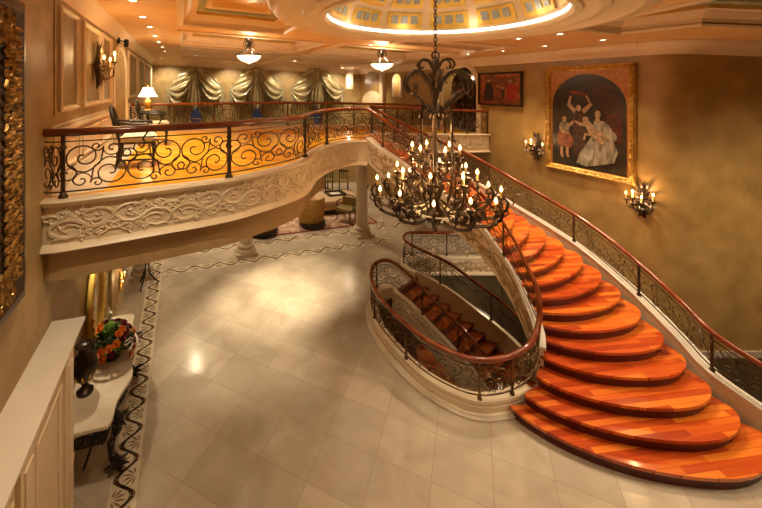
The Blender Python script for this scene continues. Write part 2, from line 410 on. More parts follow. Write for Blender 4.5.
# ------------------------------------------------------------ plan
CU = (-0.2974, 0.9548); CV = (0.9548, 0.2974)
def ST(s_, t_, z=None):
    x = -3.0+CV[0]*s_+CU[0]*t_; y = 4.8+CV[1]*s_+CU[1]*t_
    return (x, y) if z is None else (x, y, z)
S_R = 10.34
ZU = 3.75
def fc(x, y): return 6.09-0.0393*min(x, 12)-0.01*y          # underside of the crown
def ceil_z(x, y): return fc(x, y)+0.16
UP = 0.765                                                     # guard height
FARL = ST(0, 13.6); FARR = (3.42, 18.97); BEND = (7.20, 6.825)
_n1 = Vector((CU[0], CU[1])); _T = 0.52; _a = Vector(BEND)+Vector((1, 0))*_T; _b = Vector(BEND)+_n1*_T
CURVE = [tuple(_a*(1-t)**2+Vector(BEND)*2*t*(1-t)+_b*t*t) for t in [i/8 for i in range(9)]]      # the wall turns in a soft curve
outline = [(-0.55, -3.0), (12, -3.0), (12, 6.825)]+CURVE+[FARR, FARL]
RZ = math.atan2(CV[1], CV[0])
# ------------------------------------------------------------ downlights and other ceiling lamps (position list first: they light the hall)
def ceil_at(px, py):
    Y = 6.0
    for _ in range(40):
        X = (px-295)/360*Y; Y = 0.5*Y+0.5*(ceil_z(X, Y)-5.0)*360/(87-py)
    return (px-295)/360*Y, Y
LEFT_CANS = [ceil_at(*p) for p in ((133, 0.5), (143, 17), (150, 27), (155, 36), (159, 42), (162.5, 47), (165, 51.5))]
RIGHT_CANS = [ceil_at(*p) for p in ((603, 40), (560, 34), (545, 46), (503, 51), (468, 54))]
MID_CANS = [ceil_at(*p) for p in ((352, 38), (371, 45))]
HALL_FILL_CANS = [(0.3, 2.9), (3.9, 2.4), (0.1, 6.9), (6.9, 5.0), (1.6, 1.2), (4.6, 7.4), (9.3, 3.6), (-0.2, 4.4), (-1.1, 2.7)]  # added fill spots to brighten the hall, beyond its own downlights
def downlight(x, y, z, label, group, energy, spot=95, target=None, color=WARM, tilt=0.0):
    t = thing('recessed_light', label, 'light', group, (x, y, z))
    MB().lathe([(0.062, 0.0), (0.075, -0.006), (0.085, -0.010), (0.095, -0.006), (0.098, 0.002), (0.062, 0.002)], n=18).build('trim_ring', 'white', t, 50)
    MB().lathe([(0.058, 0.001), (0.03, -0.004), (0.001, -0.005)], n=16).build('bulb', 'can', t, 50)
    l = lamp('lamp', 'SPOT', (0, 0, -0.03), energy, color, 0.05, spot, 0.75, t)
    if target is not None: l.rotation_euler = (Vector(target)-Vector((x, y, z))).to_track_quat('-Z', 'Y').to_euler()
ordn = ['nearest', 'second', 'third', 'fourth', 'fifth', 'sixth', 'farthest']
for i, (x, y) in enumerate(LEFT_CANS):
    downlight(x, y, ceil_z(x, y), f'small round recessed ceiling light, {ordn[i]} in the row along the panelled left wall', 'recessed lights along the left ceiling strip', (200, 190, 170)[i] if i < 3 else 110, 78, (x+.45, y+.15, 3.75))
for i, (x, y) in enumerate(RIGHT_CANS):
    downlight(x, y, ceil_z(x, y), 'small round recessed ceiling light, ' + ['above the top of the large portrait', 'between the dome and the large portrait', 'above the small painting beside the portrait', 'above the small painting near the arch', 'above the arched opening of the gallery'][i],
              'recessed lights along the right ceiling strip', 120, 80)
for i, (x, y) in enumerate(MID_CANS):
    downlight(x, y, ceil_z(x, y), ['small round recessed light in the beam behind the dome, left of the hanging lamp', 'small round recessed light in the beam just in front of the hanging lamp'][i], 'recessed lights in the ceiling beam', 60)
for i, (x, y) in enumerate(HALL_FILL_CANS):
    downlight(x, y, ceil_z(x, y), 'small round recessed ceiling light added over the open hall as fill light', 'added fill lights over the hall', (95, 110, 280, 250, 60, 290, 480, 250, 170)[i], 150 if i == 6 else 100)
for i, (x, y, e, sp_) in enumerate(((0.25, 9.3, 330, 58), (-0.55, 8.5, 360, 58), (-1.0, 7.2, 210, 66), (-2.9, 7.2, 60, 75), (1.9, 10.9, 160, 70), (-3.2, 5.6, 90, 80), (3.2, 12.0, 130, 75), (0.2, 12.1, 60, 75), (-2.4, 9.6, 70, 75))):
    downlight(x, y, 3.235, 'small round recessed light in the underside of the balcony, hidden from view', 'recessed lights under the balcony', e, sp_)
for i, (x, y, e) in enumerate(((0.0, 15.0, 420), (-4.0, 14.5, 420), (3.0, 17.0, 200))):
    downlight(x, y, ceil_z(x, y), 'small round recessed light over the far sitting room, lost in the coffers', 'recessed lights over the sitting room', e, 120)
for i, px in enumerate((153+8, 227, 287, 342)):
    r_ = (px-295)/360; y = 16.6+.9*(px-160)/180; x = r_*y
    downlight(x, y, ceil_z(x, y), 'small round recessed ceiling light washing the far wall, '+('left of the left swag', 'between left and middle swags', 'between middle and right swags', 'right of the right swag')[i], 'wall washers at the far windows', 190, 100, (x-.1, y+1.6, 3.6))
# basement stairwell lamp
lamp('stairwell_lamp', 'POINT', (5.2, 9.2, -0.4), 12, WARM, 0.1)

# ------------------------------------------------------------ floor, walls
HOLE = [(2.28, 8.68), (2.0, 8.42), (1.80, 7.9), (1.78, 7.3), (1.92, 6.75), (2.24, 6.10), (2.56, 5.76), (2.85, 5.66), (3.2, 5.68), (3.6, 5.8), (4.0, 6.02), (5.0, 6.7), (5.9, 7.3), (6.15, 8.5), (5.95, 10.4), (3.35, 10.4), (3.12, 10.15), (3.08, 9.75), (3.22, 9.5)]
HOLE2 = [(6.50, 6.60), (6.58, 5.95), (6.85, 5.40), (7.3, 5.02), (8.0, 4.90), (11.8, 4.90), (11.8, 6.80), (6.62, 6.80)]
struct(MB().prism(outline, -0.12, 0, holes=[HOLE, HOLE2]), 'floor', 'marble')
bo = [(1.2, 4.9), (7.0, 4.9), (7.0, 11), (1.2, 11)]
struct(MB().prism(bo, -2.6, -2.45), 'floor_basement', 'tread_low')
sh = MB(); HO = list(HOLE)
n = len(HO)
for i in range(n):
    a, b = HO[i], HO[(i+1) % n]
    dx, dy = b[0]-a[0], b[1]-a[1]; L = math.hypot(dx, dy); nx, ny = -dy/L, dx/L      # outward of the well (HOLE runs clockwise or not is fixed below)
area = sum(HO[i][0]*HO[(i+1) % n][1]-HO[(i+1) % n][0]*HO[i][1] for i in range(n))
sg = 1 if area > 0 else -1
def offs(poly, o):
    n = len(poly); out = []; ar = sum(poly[i][0]*poly[(i+1) % n][1]-poly[(i+1) % n][0]*poly[i][1] for i in range(n)); g = 1 if ar > 0 else -1
    for i in range(n):
        a, b, c = Vector(poly[i-1][:2]), Vector(poly[i][:2]), Vector(poly[(i+1) % n][:2])
        e1 = (b-a).normalized(); e2 = (c-b).normalized(); n1 = Vector((-e1.y, e1.x))*g; n2 = Vector((-e2.y, e2.x))*g
        m_ = (n1+n2); m_ = m_.normalized() if m_.length > 1e-6 else n1; q_ = b+m_*(o/max(0.35, m_.dot(n1))); out.append((q_.x, q_.y))
    return out                      # positive o = inwards
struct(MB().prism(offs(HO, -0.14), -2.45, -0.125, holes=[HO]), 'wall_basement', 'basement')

HA = [(6.50, 6.60), (6.58, 5.95), (6.85, 5.40), (7.3, 5.02), (8.0, 4.90), (11.8, 4.90), (11.8, 6.80), (6.62, 6.80)]
struct(MB().prism(offs(HA, -0.06), -2.45, -0.125, holes=[HA]), 'wall_basement', 'basement')
struct(MB().prism(offs(HA, -0.06), -2.6, -2.455), 'floor_basement', 'tread_low')
def wall(name, p0, p1, z0, z1, m, holes=(), th=0.35):
    dx, dy = p1[0]-p0[0], p1[1]-p0[1]; L = math.hypot(dx, dy); ux, uy = dx/L, dy/L; nx, ny = uy, -ux
    mb = MB().prism([(0, z0), (L, z0), (L, z1), (0, z1)], -th, 0, holes=holes)
    mb.v = [(p0[0]+ux*a-nx*c, p0[1]+uy*a-ny*c, b) for a, b, c in mb.v]
    mb.f = [tuple(reversed(f)) for f in mb.f] if False else mb.f
    return struct(mb, name, m)
def arch(d0, d1, z0, zs, n=12, rise=None):
    c = (d0+d1)/2; r = (d1-d0)/2; rise = r if rise is None else rise
    return [(d0, z0), (d1, z0)]+[(c+r*math.cos(PI*i/n), zs+rise*math.sin(PI*i/n)) for i in range(n+1)]
def on_wall(p0, p1, d, z, off=0):
    dx, dy = p1[0]-p0[0], p1[1]-p0[1]; L = math.hypot(dx, dy); ux, uy = dx/L, dy/L
    return (p0[0]+ux*d-uy*off, p0[1]+uy*d+ux*off, z)      # off is into the room (ccw walk: interior on the left)
LW0, LW1 = FARL, outline[0]
def on_left(t_, z, off=0): return on_wall(LW0, LW1, 13.6-t_, z, off)
RW0, RW1 = CURVE[-1], FARR
RT0 = (CURVE[-1][0]+3.0)*CU[0]+(CURVE[-1][1]-4.8)*CU[1]
def on_right(t_, z, off=0): return on_wall(RW0, RW1, t_-RT0, z, off)
FW0, FW1 = FARR, FARL
FWL = math.hypot(FARL[0]-FARR[0], FARL[1]-FARR[1])
def far_d(px):           # distance along the far wall of the viewing direction px
    r = (px-295)/360; ux, uy = (FARL[0]-FARR[0])/FWL, (FARL[1]-FARR[1])/FWL
    return (FARR[0]-r*FARR[1])/(r*uy-ux)
ARCH_T = (3.70, 5.25)
holes_r = [arch(ARCH_T[0]-RT0, ARCH_T[1]-RT0, 3.52, 4.95), arch(7.85-RT0, 8.45-RT0, 4.55, 5.25)]
wall('wall_right', RW0, RW1, 0, 6.7, 'plaster_right', holes_r)
wall('wall_right_front', (12, 6.825), CURVE[0], 0, 6.7, 'plaster_right')
_o = [tuple(Vector(p)) for p in CURVE]; _q = [(p[0]+d[0], p[1]+d[1]) for p, d in zip(CURVE, [(.02+.30*i/8, .35-.24*i/8) for i in range(9)])]
struct(MB().prism(_o+_q[::-1], 0, 6.7), 'wall_right_curve', 'plaster_right', 30)
wall('wall_side', (12, -3), (12, 6.825), 0, 6.7, 'plaster_right')
wall('wall_back', outline[0], (12, -3), 0, 6.7, 'plaster')
DOOR_T = (3.05, 4.75)
wall('wall_left', LW0, LW1, 0, 6.8, 'plaster', [arch(13.6-DOOR_T[1], 13.6-DOOR_T[0], ZU, 5.35, rise=.55)])
wc = [196, 257, 317]
holes_f = []
for px in wc:
    d = far_d(px); holes_f.append(arch(d-0.95, d+0.95, 0.4, 4.3))
dn = far_d(349.5)
holes_f.append(arch(dn-.17, dn+.17, 4.9, 5.75))
wall('wall_far', FW0, FW1, 0, 6.8, 'plaster', holes_f)
# niche backs and the rooms behind the openings
def back_panel(name, f, a, b, z0, z1, m, depth):
    p, q = f(a, z0, -depth), f(b, z0, -depth); mb = MB()
    mb.add([p, q, (q[0], q[1], z1), (p[0], p[1], z1)], [(0, 1, 2, 3)]); 
    p2, q2 = f(a, z0, -depth-.03), f(b, z0, -depth-.03)
    mb.add([p2, q2, (q2[0], q2[1], z1), (p2[0], p2[1], z1)], [(3, 2, 1, 0)]); return struct(mb, name, m)
def passage(name, f, a, b, z0, z1, m, depth):
    mb = MB(); t_ = .06; e0 = -.351
    def bx(a0, a1, za, zb, o0, o1):
        mb.add([f(x, z, o) for x, z, o in ((a0, za, o0), (a1, za, o0), (a1, zb, o0), (a0, zb, o0), (a0, za, o1), (a1, za, o1), (a1, zb, o1), (a0, zb, o1))], [(0, 3, 2, 1), (4, 5, 6, 7), (0, 1, 5, 4), (1, 2, 6, 5), (2, 3, 7, 6), (3, 0, 4, 7)])
    bx(a-t_, b+t_, z0-t_, z1+t_, -depth-t_, -depth); bx(a-t_, a, z0, z1, -depth, e0); bx(b, b+t_, z0, z1, -depth, e0); bx(a, b, z1, z1+t_, -depth, e0); bx(a, b, z0-t_, z0, -depth, e0)
    return struct(mb, name, m)
passage('wall_arch_passage', on_right, ARCH_T[0]-.25, ARCH_T[1]+.25, 3.50, 5.95, 'plaster', 1.7)
back_panel('wall_niche_back', on_right, 7.7, 8.6, 4.4, 5.8, 'niche', 0.33)
lamp('niche_lamp', 'POINT', on_right(8.15, 5.3, -0.15), 9, (1, .85, .65), 0.04)
lamp('arch_lamp', 'POINT', on_right(4.5, 5.3, -0.5), 14, WARM, 0.08)
passage('wall_passage_left', on_left, DOOR_T[0]-.2, DOOR_T[1]+.2, ZU, 6.1, 'cream', 0.9)
lamp('passage_lamp', 'POINT', on_left(3.9, 5.6, -0.45), 12, WARM, 0.08)
def on_far(d, z, off=0): return on_wall(FW0, FW1, d, z, off)
back_panel('wall_niche_back_far', on_far, dn-.3, dn+.3, 4.8, 5.9, 'niche', 0.33)
lamp('niche_lamp', 'POINT', on_far(dn, 5.3, -0.15), 9, (1, .85, .65), 0.04)
# arch trims
def arch_trim(name, f, t0, t1, z0, zs, rise, w_, m='cream', dirn=1):
    c = (t0+t1)/2; r = (t1-t0)/2; mb = MB(); P = []
    for i in range(17):
        a = PI*i/16; P.append((c+r*math.cos(a), zs+rise*math.sin(a), math.cos(a), math.sin(a)))
    P = [(t1, z0, 1, 0)]+P+[(t0, z0, -1, 0)]
    vs = []; fs = []
    for (t_, z, ct, st) in P:
        for (o, d_) in ((0, 0.005), (0, .04), (w_*.5, .055), (w_, .04), (w_, .005)): vs.append(f(t_+ct*o, z+st*o, d_))
    for i in range(len(P)-1):
        for k in range(4): fs.append((i*5+k, i*5+k+1, (i+1)*5+k+1, (i+1)*5+k))
    return struct(mb.add(vs, fs), name, m, 60)
arch_trim('trim_arch_right', on_right, *ARCH_T, 3.52, 4.95, (ARCH_T[1]-ARCH_T[0])/2, .16)
arch_trim('trim_arch_left', on_left, *DOOR_T, ZU, 5.35, .55, .12)
arch_trim('trim_niche', on_right, 7.85, 8.45, 4.55, 5.25, .3, .05, 'white')
arch_trim('trim_niche_far', on_far, dn-.17, dn+.17, 4.9, 5.58, .17, .04, 'white')
# pilaster on the far part of the right wall
mb = MB(); p = on_right(9.3, 3.0, .05); mb.box(p, (.16, .3, 6.2), RZ); struct(mb, 'trim_pilaster', 'cream')
# half round lunette relief and round medallion beside the niches
mb = MB(); c = on_right(10.9, 4.45, .02)
def disc(mb, f, t_, z, rt, rz, off, n=24, half=False):
    vs = [f(t_, z, off+.02)]; m_ = n//2 if half else n
    for i in range(m_+(1 if half else 0)):
        a = 2*PI*i/n; vs.append(f(t_+rt*math.cos(a), z+rz*math.sin(a), off))
    k = len(vs)-1
    fs = [(0, i+1, i+2) for i in range(k-1)]+([] if half else [(0, k, 1)])
    return mb.add(vs, fs)
disc(mb, on_right, 10.3, 4.2, 1.05, .62, .03, half=True); struct(mb, 'trim_lunette', 'cream')
md = MB(); disc(md, on_right, 10.3, 5.55, .5, .27, .03); tag(md.build('wall_medallion', 'soffit'), 'oval bronze-toned medallion on the far wall above the half-round niche', 'medallion')

# ------------------------------------------------------------ ceiling with coffers and dome
DC = (1.95, 5.0); DR = 1.55
dome_hole = [(DC[0]+DR*math.cos(2*PI*i/48), DC[1]+DR*math.sin(2*PI*i/48)) for i in range(48)]
dcs = ((DC[0]+3)*CV[0]+(DC[1]-4.8)*CV[1], (DC[0]+3)*CU[0]+(DC[1]-4.8)*CU[1])
def arcp(a0, a1, R, n=12): return [(dcs[0]+R*math.cos(math.radians(a0+(a1-a0)*i/n)), dcs[1]+R*math.sin(math.radians(a0+(a1-a0)*i/n))) for i in range(n+1)]
coffers = [[(1.45, -4.2), (3.3, -4.2)]+arcp(236, 122, 2.4)+[(3.5, 2.05), (1.45, 2.05)],
           [(6.3, 1.35), (8.85, 1.15), (8.85, 2.05), (6.3, 2.05)]]
for t0, t1 in ((3.0, 5.3), (6.1, 8.3), (9.0, 11.0)):
    for s0, s1 in ((1.45, 4.85), (5.4, 8.85)): coffers.append([(s0, t0), (s1, t0), (s1, t1), (s0, t1)])
cof = [[ST(*p) for p in c] for c in coffers]
cof.append([(4.75, 0.5), (10.6, 0.5), (10.6, 5.4), (6.1, 5.4), (5.7, 6.3), (4.75, 6.1)])
def ccw(p): return p if sum(p[i][0]*p[(i+1) % len(p)][1]-p[(i+1) % len(p)][0]*p[i][1] for i in range(len(p))) > 0 else list(reversed(p))
cof = [ccw(c) for c in cof]
cz = lambda x, y: ceil_z(x, y)
ceil = struct(MB().prism(offs(outline, -0.05), cz, lambda x, y: ceil_z(x, y)+.02, holes=[dome_hole]+cof), 'ceiling', 'ceiling')
RINGS = [(-.10, -.0, 0), (-.10, -.035, 0), (-.02, -.045, 0), (0, .0, 0), (0, .08, 0), (.06, .08, 0), (.10, .13, 0), (.13, .17, 0), (.24, .17, 1), (.24, .23, 2), (.38, .23, 2), (.38, .27, 0), (.46, .29, 0), (.50, .29, 1)]
for ci, c in enumerate(cof):
    mb = MB(); R = [offs(c, r[0]) for r in RINGS]; n = len(c); vs = []
    for rp, (_, dz, _m) in zip(R, RINGS): vs += [(x, y, ceil_z(x, y)+dz) for x, y in rp]
    for i in range(len(RINGS)-1):
        mb.cur = RINGS[i][2]
        mb.f += [(i*n+k, (i+1)*n+k, (i+1)*n+(k+1) % n, i*n+(k+1) % n) for k in range(n)]; mb.mi += [mb.cur]*n
    mb.v = vs
    mb.cur = 1
    lo = (len(RINGS)-1)*n; tri = tessellate_polygon([[Vector((x, y, 0)) for x, y in R[-1]]])
    mb.f += [tuple(lo+i for i in t) for t in tri]; mb.mi += [1]*len(tri)
    struct(mb, 'ceiling_coffer', ['ceil_trim', 'ceil_gold', 'ceil_green'])
# ring mouldings round the dome
def ring_profile(name, prof, m, n=72, smooth=40, seg=None):
    mb = MB(); vs = []; k = len(prof); N = n
    for i in range(N):
        a = 2*PI*i/N
        for r, z in prof:
            x, y = DC[0]+r*math.cos(a), DC[1]+r*math.sin(a); vs.append((x, y, ceil_z(*DC)+(ceil_z(x, y)-ceil_z(*DC))*1+z))
    fs = [(i*k+j, i*k+j+1, ((i+1) % N)*k+j+1, ((i+1) % N)*k+j) for i in range(N) for j in range(k-1)]
    return struct(mb.add(vs, fs), name, m, smooth)
DZ = 5.95-ceil_z(*DC)          # the round surround hangs a little below the coffers
ring_profile('ceiling_ring_outer', [(2.36, .01), (2.34, DZ*.35), (2.30, DZ*.45), (2.28, DZ*.8), (2.2, DZ-.02), (2.10, DZ-.03), (2.06, DZ), (1.86, DZ), (1.84, DZ-.03), (1.76, DZ-.04), (1.70, DZ), (1.62, DZ), (1.60, DZ-.03), (1.53, DZ-.03), (1.50, DZ), (1.50, DZ+.03), (1.56, DZ+.03)], 'ceil_trim')
ring_profile('dome_cove_light', [(1.58, DZ+.03), (1.58, DZ+.07), (1.50, DZ+.085)], 'cove')
DH = 0.85
def dp(a, e, off=0):
    r = (1.50-off)*math.cos(e); return (DC[0]+r*math.cos(a), DC[1]+r*math.sin(a), ceil_z(*DC)+DZ+.08+(DH-off)*math.sin(e)+(ceil_z(DC[0]+r*math.cos(a), DC[1]+r*math.sin(a))-ceil_z(*DC)))
mb = MB(); NA, NE = 72, 10; vs = [dp(2*PI*i/NA, PI/2*j/NE) for j in range(NE) for i in range(NA)]+[dp(0, PI/2)]
fs = [(j*NA+i, j*NA+(i+1) % NA, (j+1)*NA+(i+1) % NA, (j+1)*NA+i) for j in range(NE-1) for i in range(NA)]+[((NE-1)*NA+i, (NE-1)*NA+(i+1) % NA, NE*NA) for i in range(NA)]
for k in range(8):
    a_ = 2*PI*k/8; lamp('cove_lamp', 'POINT', (DC[0]+1.40*math.cos(a_), DC[1]+1.40*math.sin(a_), 5.95+.10), 1.0, (1, .82, .58), .12)
dome = struct(mb.add(vs, fs), 'ceiling_dome', 'ceil_trim', 40)
def patch(mb, a0, a1, e0, e1, off, n=5, th=.02):
    vs = []; fs = []
    for q_ in (off, off-th):
        for i in range(n+1):
            for e in (e0, (e0+e1)/2, e1): vs.append(dp(a0+(a1-a0)*i/n, e, q_))
    K = 3*(n+1)
    for i in range(n):
        for j in range(2): a = i*3+j; fs.append((a, a+3, a+4, a+1))
    ed = [i*3 for i in range(n+1)]+[n*3+1, n*3+2]+[i*3+2 for i in range(n-1, -1, -1)]+[1]
    for k in range(len(ed)): a, b = ed[k], ed[(k+1) % len(ed)]; fs.append((b, a, a+K, b+K))
    return mb.add(vs, fs)
for i in range(12):
    a0 = 2*PI*i/12+.05+.26; a1 = a0+2*PI/12-.10
    for e0, e1, kk in ((.05, .36, 3), (.46, .80, 3)):
        g = MB(); patch(g, a0, a1, e0, e1, .03); fr = g.build('dome_window_frame', 'gold_leaf', dome)
        gl = MB(); wa = (a1-a0-.06)/kk
        for k in range(kk):
            patch(gl, a0+.03+wa*k+.02, a0+.03+wa*(k+1)-.02, e0+.09, e1-.05, .045)
        gl.build('dome_pane', 'dome_glass', fr)
# crown moulding
CROWN = [(0.0, -.10), (.015, -.10), (.02, -.02), (.035, 0), (.05, .03), (.07, .045), (.11, .08), (.14, .12), (.16, .13), (.17, .16), (0.0, .16)]
def crown(name, pts, m='ceil_trim'):
    P = Path([(x, y, fc(x, y)) for x, y in pts], smooth=False)
    mb = MB(); sweep(mb, P, [(-o, h) for o, h in CROWN], step=.06 if 'front' in name else .5); struct(mb, name, m, 35)
crown('trim_crown_left', [LW0, LW1]); crown('trim_crown_right', [RW0, RW1]); crown('trim_crown_far', [FW0, FW1]); crown('trim_crown_front', [(12, 6.825)]+CURVE)

# ------------------------------------------------------------ upper floor slab
EDGE = [(-2.74, 3.86), (-2.51, 3.88), (-1.73, 4.27), (-0.92, 4.72), (-0.48, 5.12), (-0.08, 5.56), (.14, 5.96), (.31, 6.7), (.64, 7.45), (1.06, 7.94), (1.34, 8.09), (1.54, 8.10), (1.65, 8.02)]
EP = Path([(x, y, ZU) for x, y in EDGE], 6)
def zs(x, y): return ZU-0.23*min(1, max(0, (x-1.95)/3.9)) if y > 8.9 else ZU
LAND = (1.95, 9.33)
Bend = (5.87, 10.98); Bend_w = on_right(3.30, 0)[:2]
slab = [(p.x, p.y) for p in EP.p]+[LAND, Bend, Bend_w, on_right(5.5, 0)[:2], on_left(5.5, 0)[:2], on_left(-.93, 0)[:2]]
zt = lambda x, y: ZU-0.23*min(1, max(0, (x-1.95)/3.9))
struct(MB().prism(slab, lambda x, y: zt(x, y)-.03, zt), 'floor_upper', 'floor_up')
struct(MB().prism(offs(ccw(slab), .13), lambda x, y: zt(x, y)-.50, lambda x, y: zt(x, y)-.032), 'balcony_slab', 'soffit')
# fascia of the balcony: cream face with nosing, set-back lower beam
FA = [(0.0, -.02), (.035, -.02), (.06, 0), (.075, .03), (.06, .05), (-.10, .05), (-.10, -.40), (-.10, -.50), (.06, -.50), (.075, -.485), (.05, -.455), (.03, -.44), (.0, -.43)]
mb = MB(); sweep(mb, EP, [(o+.03, h) for o, h in FA], step=.1)
struct(mb, 'trim_balcony_fascia', 'cream', 35)
mb = MB(); relief(mb, EP, .12, EP.L-.25, -.41, -.05, .035, .013); struct(mb, 'trim_balcony_relief', 'relief', 60)
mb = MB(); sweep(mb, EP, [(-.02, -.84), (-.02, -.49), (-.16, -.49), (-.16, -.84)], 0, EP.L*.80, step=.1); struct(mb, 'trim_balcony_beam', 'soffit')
BP = Path([(1.98, 9.36, ZU), (3.0, 9.80, ZU-.06), (4.4, 10.38, ZU-.145), (5.87, 10.98, ZU-.23), (6.02, 11.04, ZU-.23)], 6)
mb = MB(); sweep(mb, BP, [(o+.02, h) for o, h in FA], step=.2); struct(mb, 'trim_gallery_fascia', 'cream', 35)
mb = MB(); relief(mb, BP, .1, BP.L-.2, -.41, -.05, .028, .015); struct(mb, 'trim_gallery_relief', 'relief', 60)
AP = Path([on_right(5.42, ZU-.2, .08), (3.2, 12.35, ZU-.1), ST(4.5, 5.45, ZU), ST(2.2, 5.42, ZU), on_left(5.42, ZU, .05)], 6)
mb = MB(); sweep(mb, AP, [(o, h) for o, h in FA], step=.3); struct(mb, 'trim_gallery_rear_fascia', 'cream', 35)
# pale border strip along the upper left wall
mb = MB()
a = [on_left(t_, ZU+.004, .02) for t_ in (-.8, 5.4)]+[on_left(t_, ZU+.004, .52) for t_ in (5.4, -.6)]
struct(mb.prism([p[:2] for p in a], ZU+.0005, ZU+.004), 'floor_upper_border', 'mosaic_base')

# ------------------------------------------------------------ left wall panelling
def panel_frame(t0, t1, z0, z1, w_=.075, th=.03, off=.0, f=on_left):
    mb = MB(); prof = ((0, 0), (0, th), (w_*.4, th*1.5), (w_*.7, th*.6), (w_, th*.5), (w_, 0)); k = len(prof); vs = []
    for (t_, z, a, b) in ((t0, z0, 1, 1), (t1, z0, -1, 1), (t1, z1, -1, -1), (t0, z1, 1, -1)):
        for (i, o) in prof: vs.append(f(t_+a*i, z+b*i, off+o))
    fs = [(c*k+j, ((c+1) % 4)*k+j, ((c+1) % 4)*k+j+1, c*k+j+1) for c in range(4) for j in range(k-1)]
    return mb.add(vs, fs)
def field(t0, t1, z0, z1, off=.006, f=on_left):
    return MB().add([f(t0, z0, off), f(t1, z0, off), f(t1, z1, off), f(t0, z1, off), f(t0, z0, .001), f(t1, z0, .001), f(t1, z1, .001), f(t0, z1, .001)], [(0, 1, 2, 3), (4, 7, 6, 5), (0, 4, 5, 1), (1, 5, 6, 2), (2, 6, 7, 3), (3, 7, 4, 0)])
for (t0, t1) in ((-.58, .22), (.50, 1.66), (1.74, 2.66), (5.05, 7.0), (7.4, 9.4), (9.8, 12.6)):
    struct(field(t0-.10, t1+.07, 4.66, 6.02, .012), 'trim_panel_stile', 'plaster')
    struct(panel_frame(t0, t1, 4.70, 5.98, .07, .035, .012), 'trim_panel', 'cream', 40)
    struct(field(t0+.08, t1-.08, 4.78, 5.90, .016), 'trim_panel_field', 'panel_field')
    if t0 < 5.2:
        struct(field(t0-.10, t1+.07, ZU+.2, 4.44, .012), 'trim_dado_stile', 'cream')
        struct(panel_frame(t0, t1, ZU+.24, 4.40, .05, .02, .012), 'trim_dado_panel', 'ceil_trim', 40)
for (a, b) in ((-.85, 2.9), (4.9, 5.45)):
    mb = MB()
    for z, h_, o in ((4.47, .05, .06), (4.44, .04, .035), (4.53, .03, .03)):
        for p, q_ in (((a, z), (b, z+h_)),): mb.add([on_left(t_, zz, oo) for t_, zz, oo in ((a, z, 0), (b, z, 0), (b, z+h_, 0), (a, z+h_, 0), (a, z, o), (b, z, o), (b, z+h_, o), (a, z+h_, o))], [(4, 5, 6, 7), (0, 4, 7, 3), (1, 2, 6, 5), (3, 7, 6, 2), (0, 1, 5, 4)])
    struct(mb, 'trim_chair_rail', 'cream')
    mb = MB()
    for z, h_, o in ((ZU, .15, .03), (ZU+.15, .03, .02)):
        mb.add([on_left(t_, zz, oo) for t_, zz, oo in ((a, z, 0), (b, z, 0), (b, z+h_, 0), (a, z+h_, 0), (a, z, o), (b, z, o), (b, z+h_, o), (a, z+h_, o))], [(4, 5, 6, 7), (0, 4, 7, 3), (1, 2, 6, 5), (3, 7, 6, 2), (0, 1, 5, 4)])
    struct(mb, 'baseboard_left', 'cream')

# ------------------------------------------------------------ tall wainscot with ledge, lower left
T0, T1, ZL, WD = -6.5, -1.08, 2.33, .33
def wbox(mb, t0, t1, z0, z1, o0, o1):
    return mb.add([on_left(t_, z, o) for t_, z, o in ((t0, z0, o0), (t1, z0, o0), (t1, z1, o0), (t0, z1, o0), (t0, z0, o1), (t1, z0, o1), (t1, z1, o1), (t0, z1, o1))], [(0, 3, 2, 1), (4, 5, 6, 7), (0, 1, 5, 4), (1, 2, 6, 5), (2, 3, 7, 6), (3, 0, 4, 7)])
wb = struct(wbox(MB(), T0, T1-.04, 0, ZL-.08, 0, WD-.05), 'wall_left_wainscot', 'cream')
mb = MB()
for z0, z1, o in ((ZL-.08, ZL-.05, WD-.04), (ZL-.05, ZL-.025, WD-.02), (ZL-.025, ZL, WD+.01)): wbox(mb, T0, -.75+(o-WD), z0, z1, 0, o)
mb.build('ledge_cap', 'white', wb)
wbox(MB(), T1-.05, -.80, 0, ZL-.08, 0, .16).build('return_panel', 'cream', wb)
mb = MB(); t_ = T1-.04
while t_ > T0+1:
    wbox(mb, t_-.26, t_, .30, ZL-.09, WD-.055, WD-.015); wbox(mb, t_-.20, t_-.06, .36, ZL-.16, WD-.02, WD-.002)
    t_ -= 1.05
mb.build('pilaster', 'cream', wb)
mb = MB(); wbox(mb, T0, T1, 0, .26, 0, WD+.0); wbox(mb, T0, T1-.01, .26, .30, 0, WD-.02); mb.build('base_moulding', 'cream', wb)
mb = MB(); t_ = T1-.04
f2 = lambda a, z, off=0: on_left(a, z, off+WD-.05)
while t_ > T0+1.5:
    m2 = panel_frame(t_-.98, t_-.33, .38, ZL-.2, .06, .02, 0, f2); mb.add(m2.v, m2.f); t_ -= 1.05
mb.build('panel_moulding', 'cream', wb)
# baseboard and shallow wainscot further along behind the console
mb = MB(); wbox(mb, T1, 5.0, 0, .18, 0, .03); wbox(mb, T1, 5.0, .18, .21, 0, .02); struct(mb, 'baseboard_left_low', 'cream')
mb = MB(); wbox(mb, 2.55, 2.95, .2, 3.2, 0, .06); wbox(mb, 2.5, 3.0, 0, .3, 0, .08); struct(mb, 'trim_low_pilaster', 'plaster')
mb = MB(); wbox(mb, 3.3, 3.9, 0, 3.2, 0, .10); struct(mb, 'trim_door_jamb', 'cream')
mb = MB(); wbox(mb, 3.9, 5.6, 0, 3.2, 0, .02); struct(mb, 'trim_low_panel', 'white')

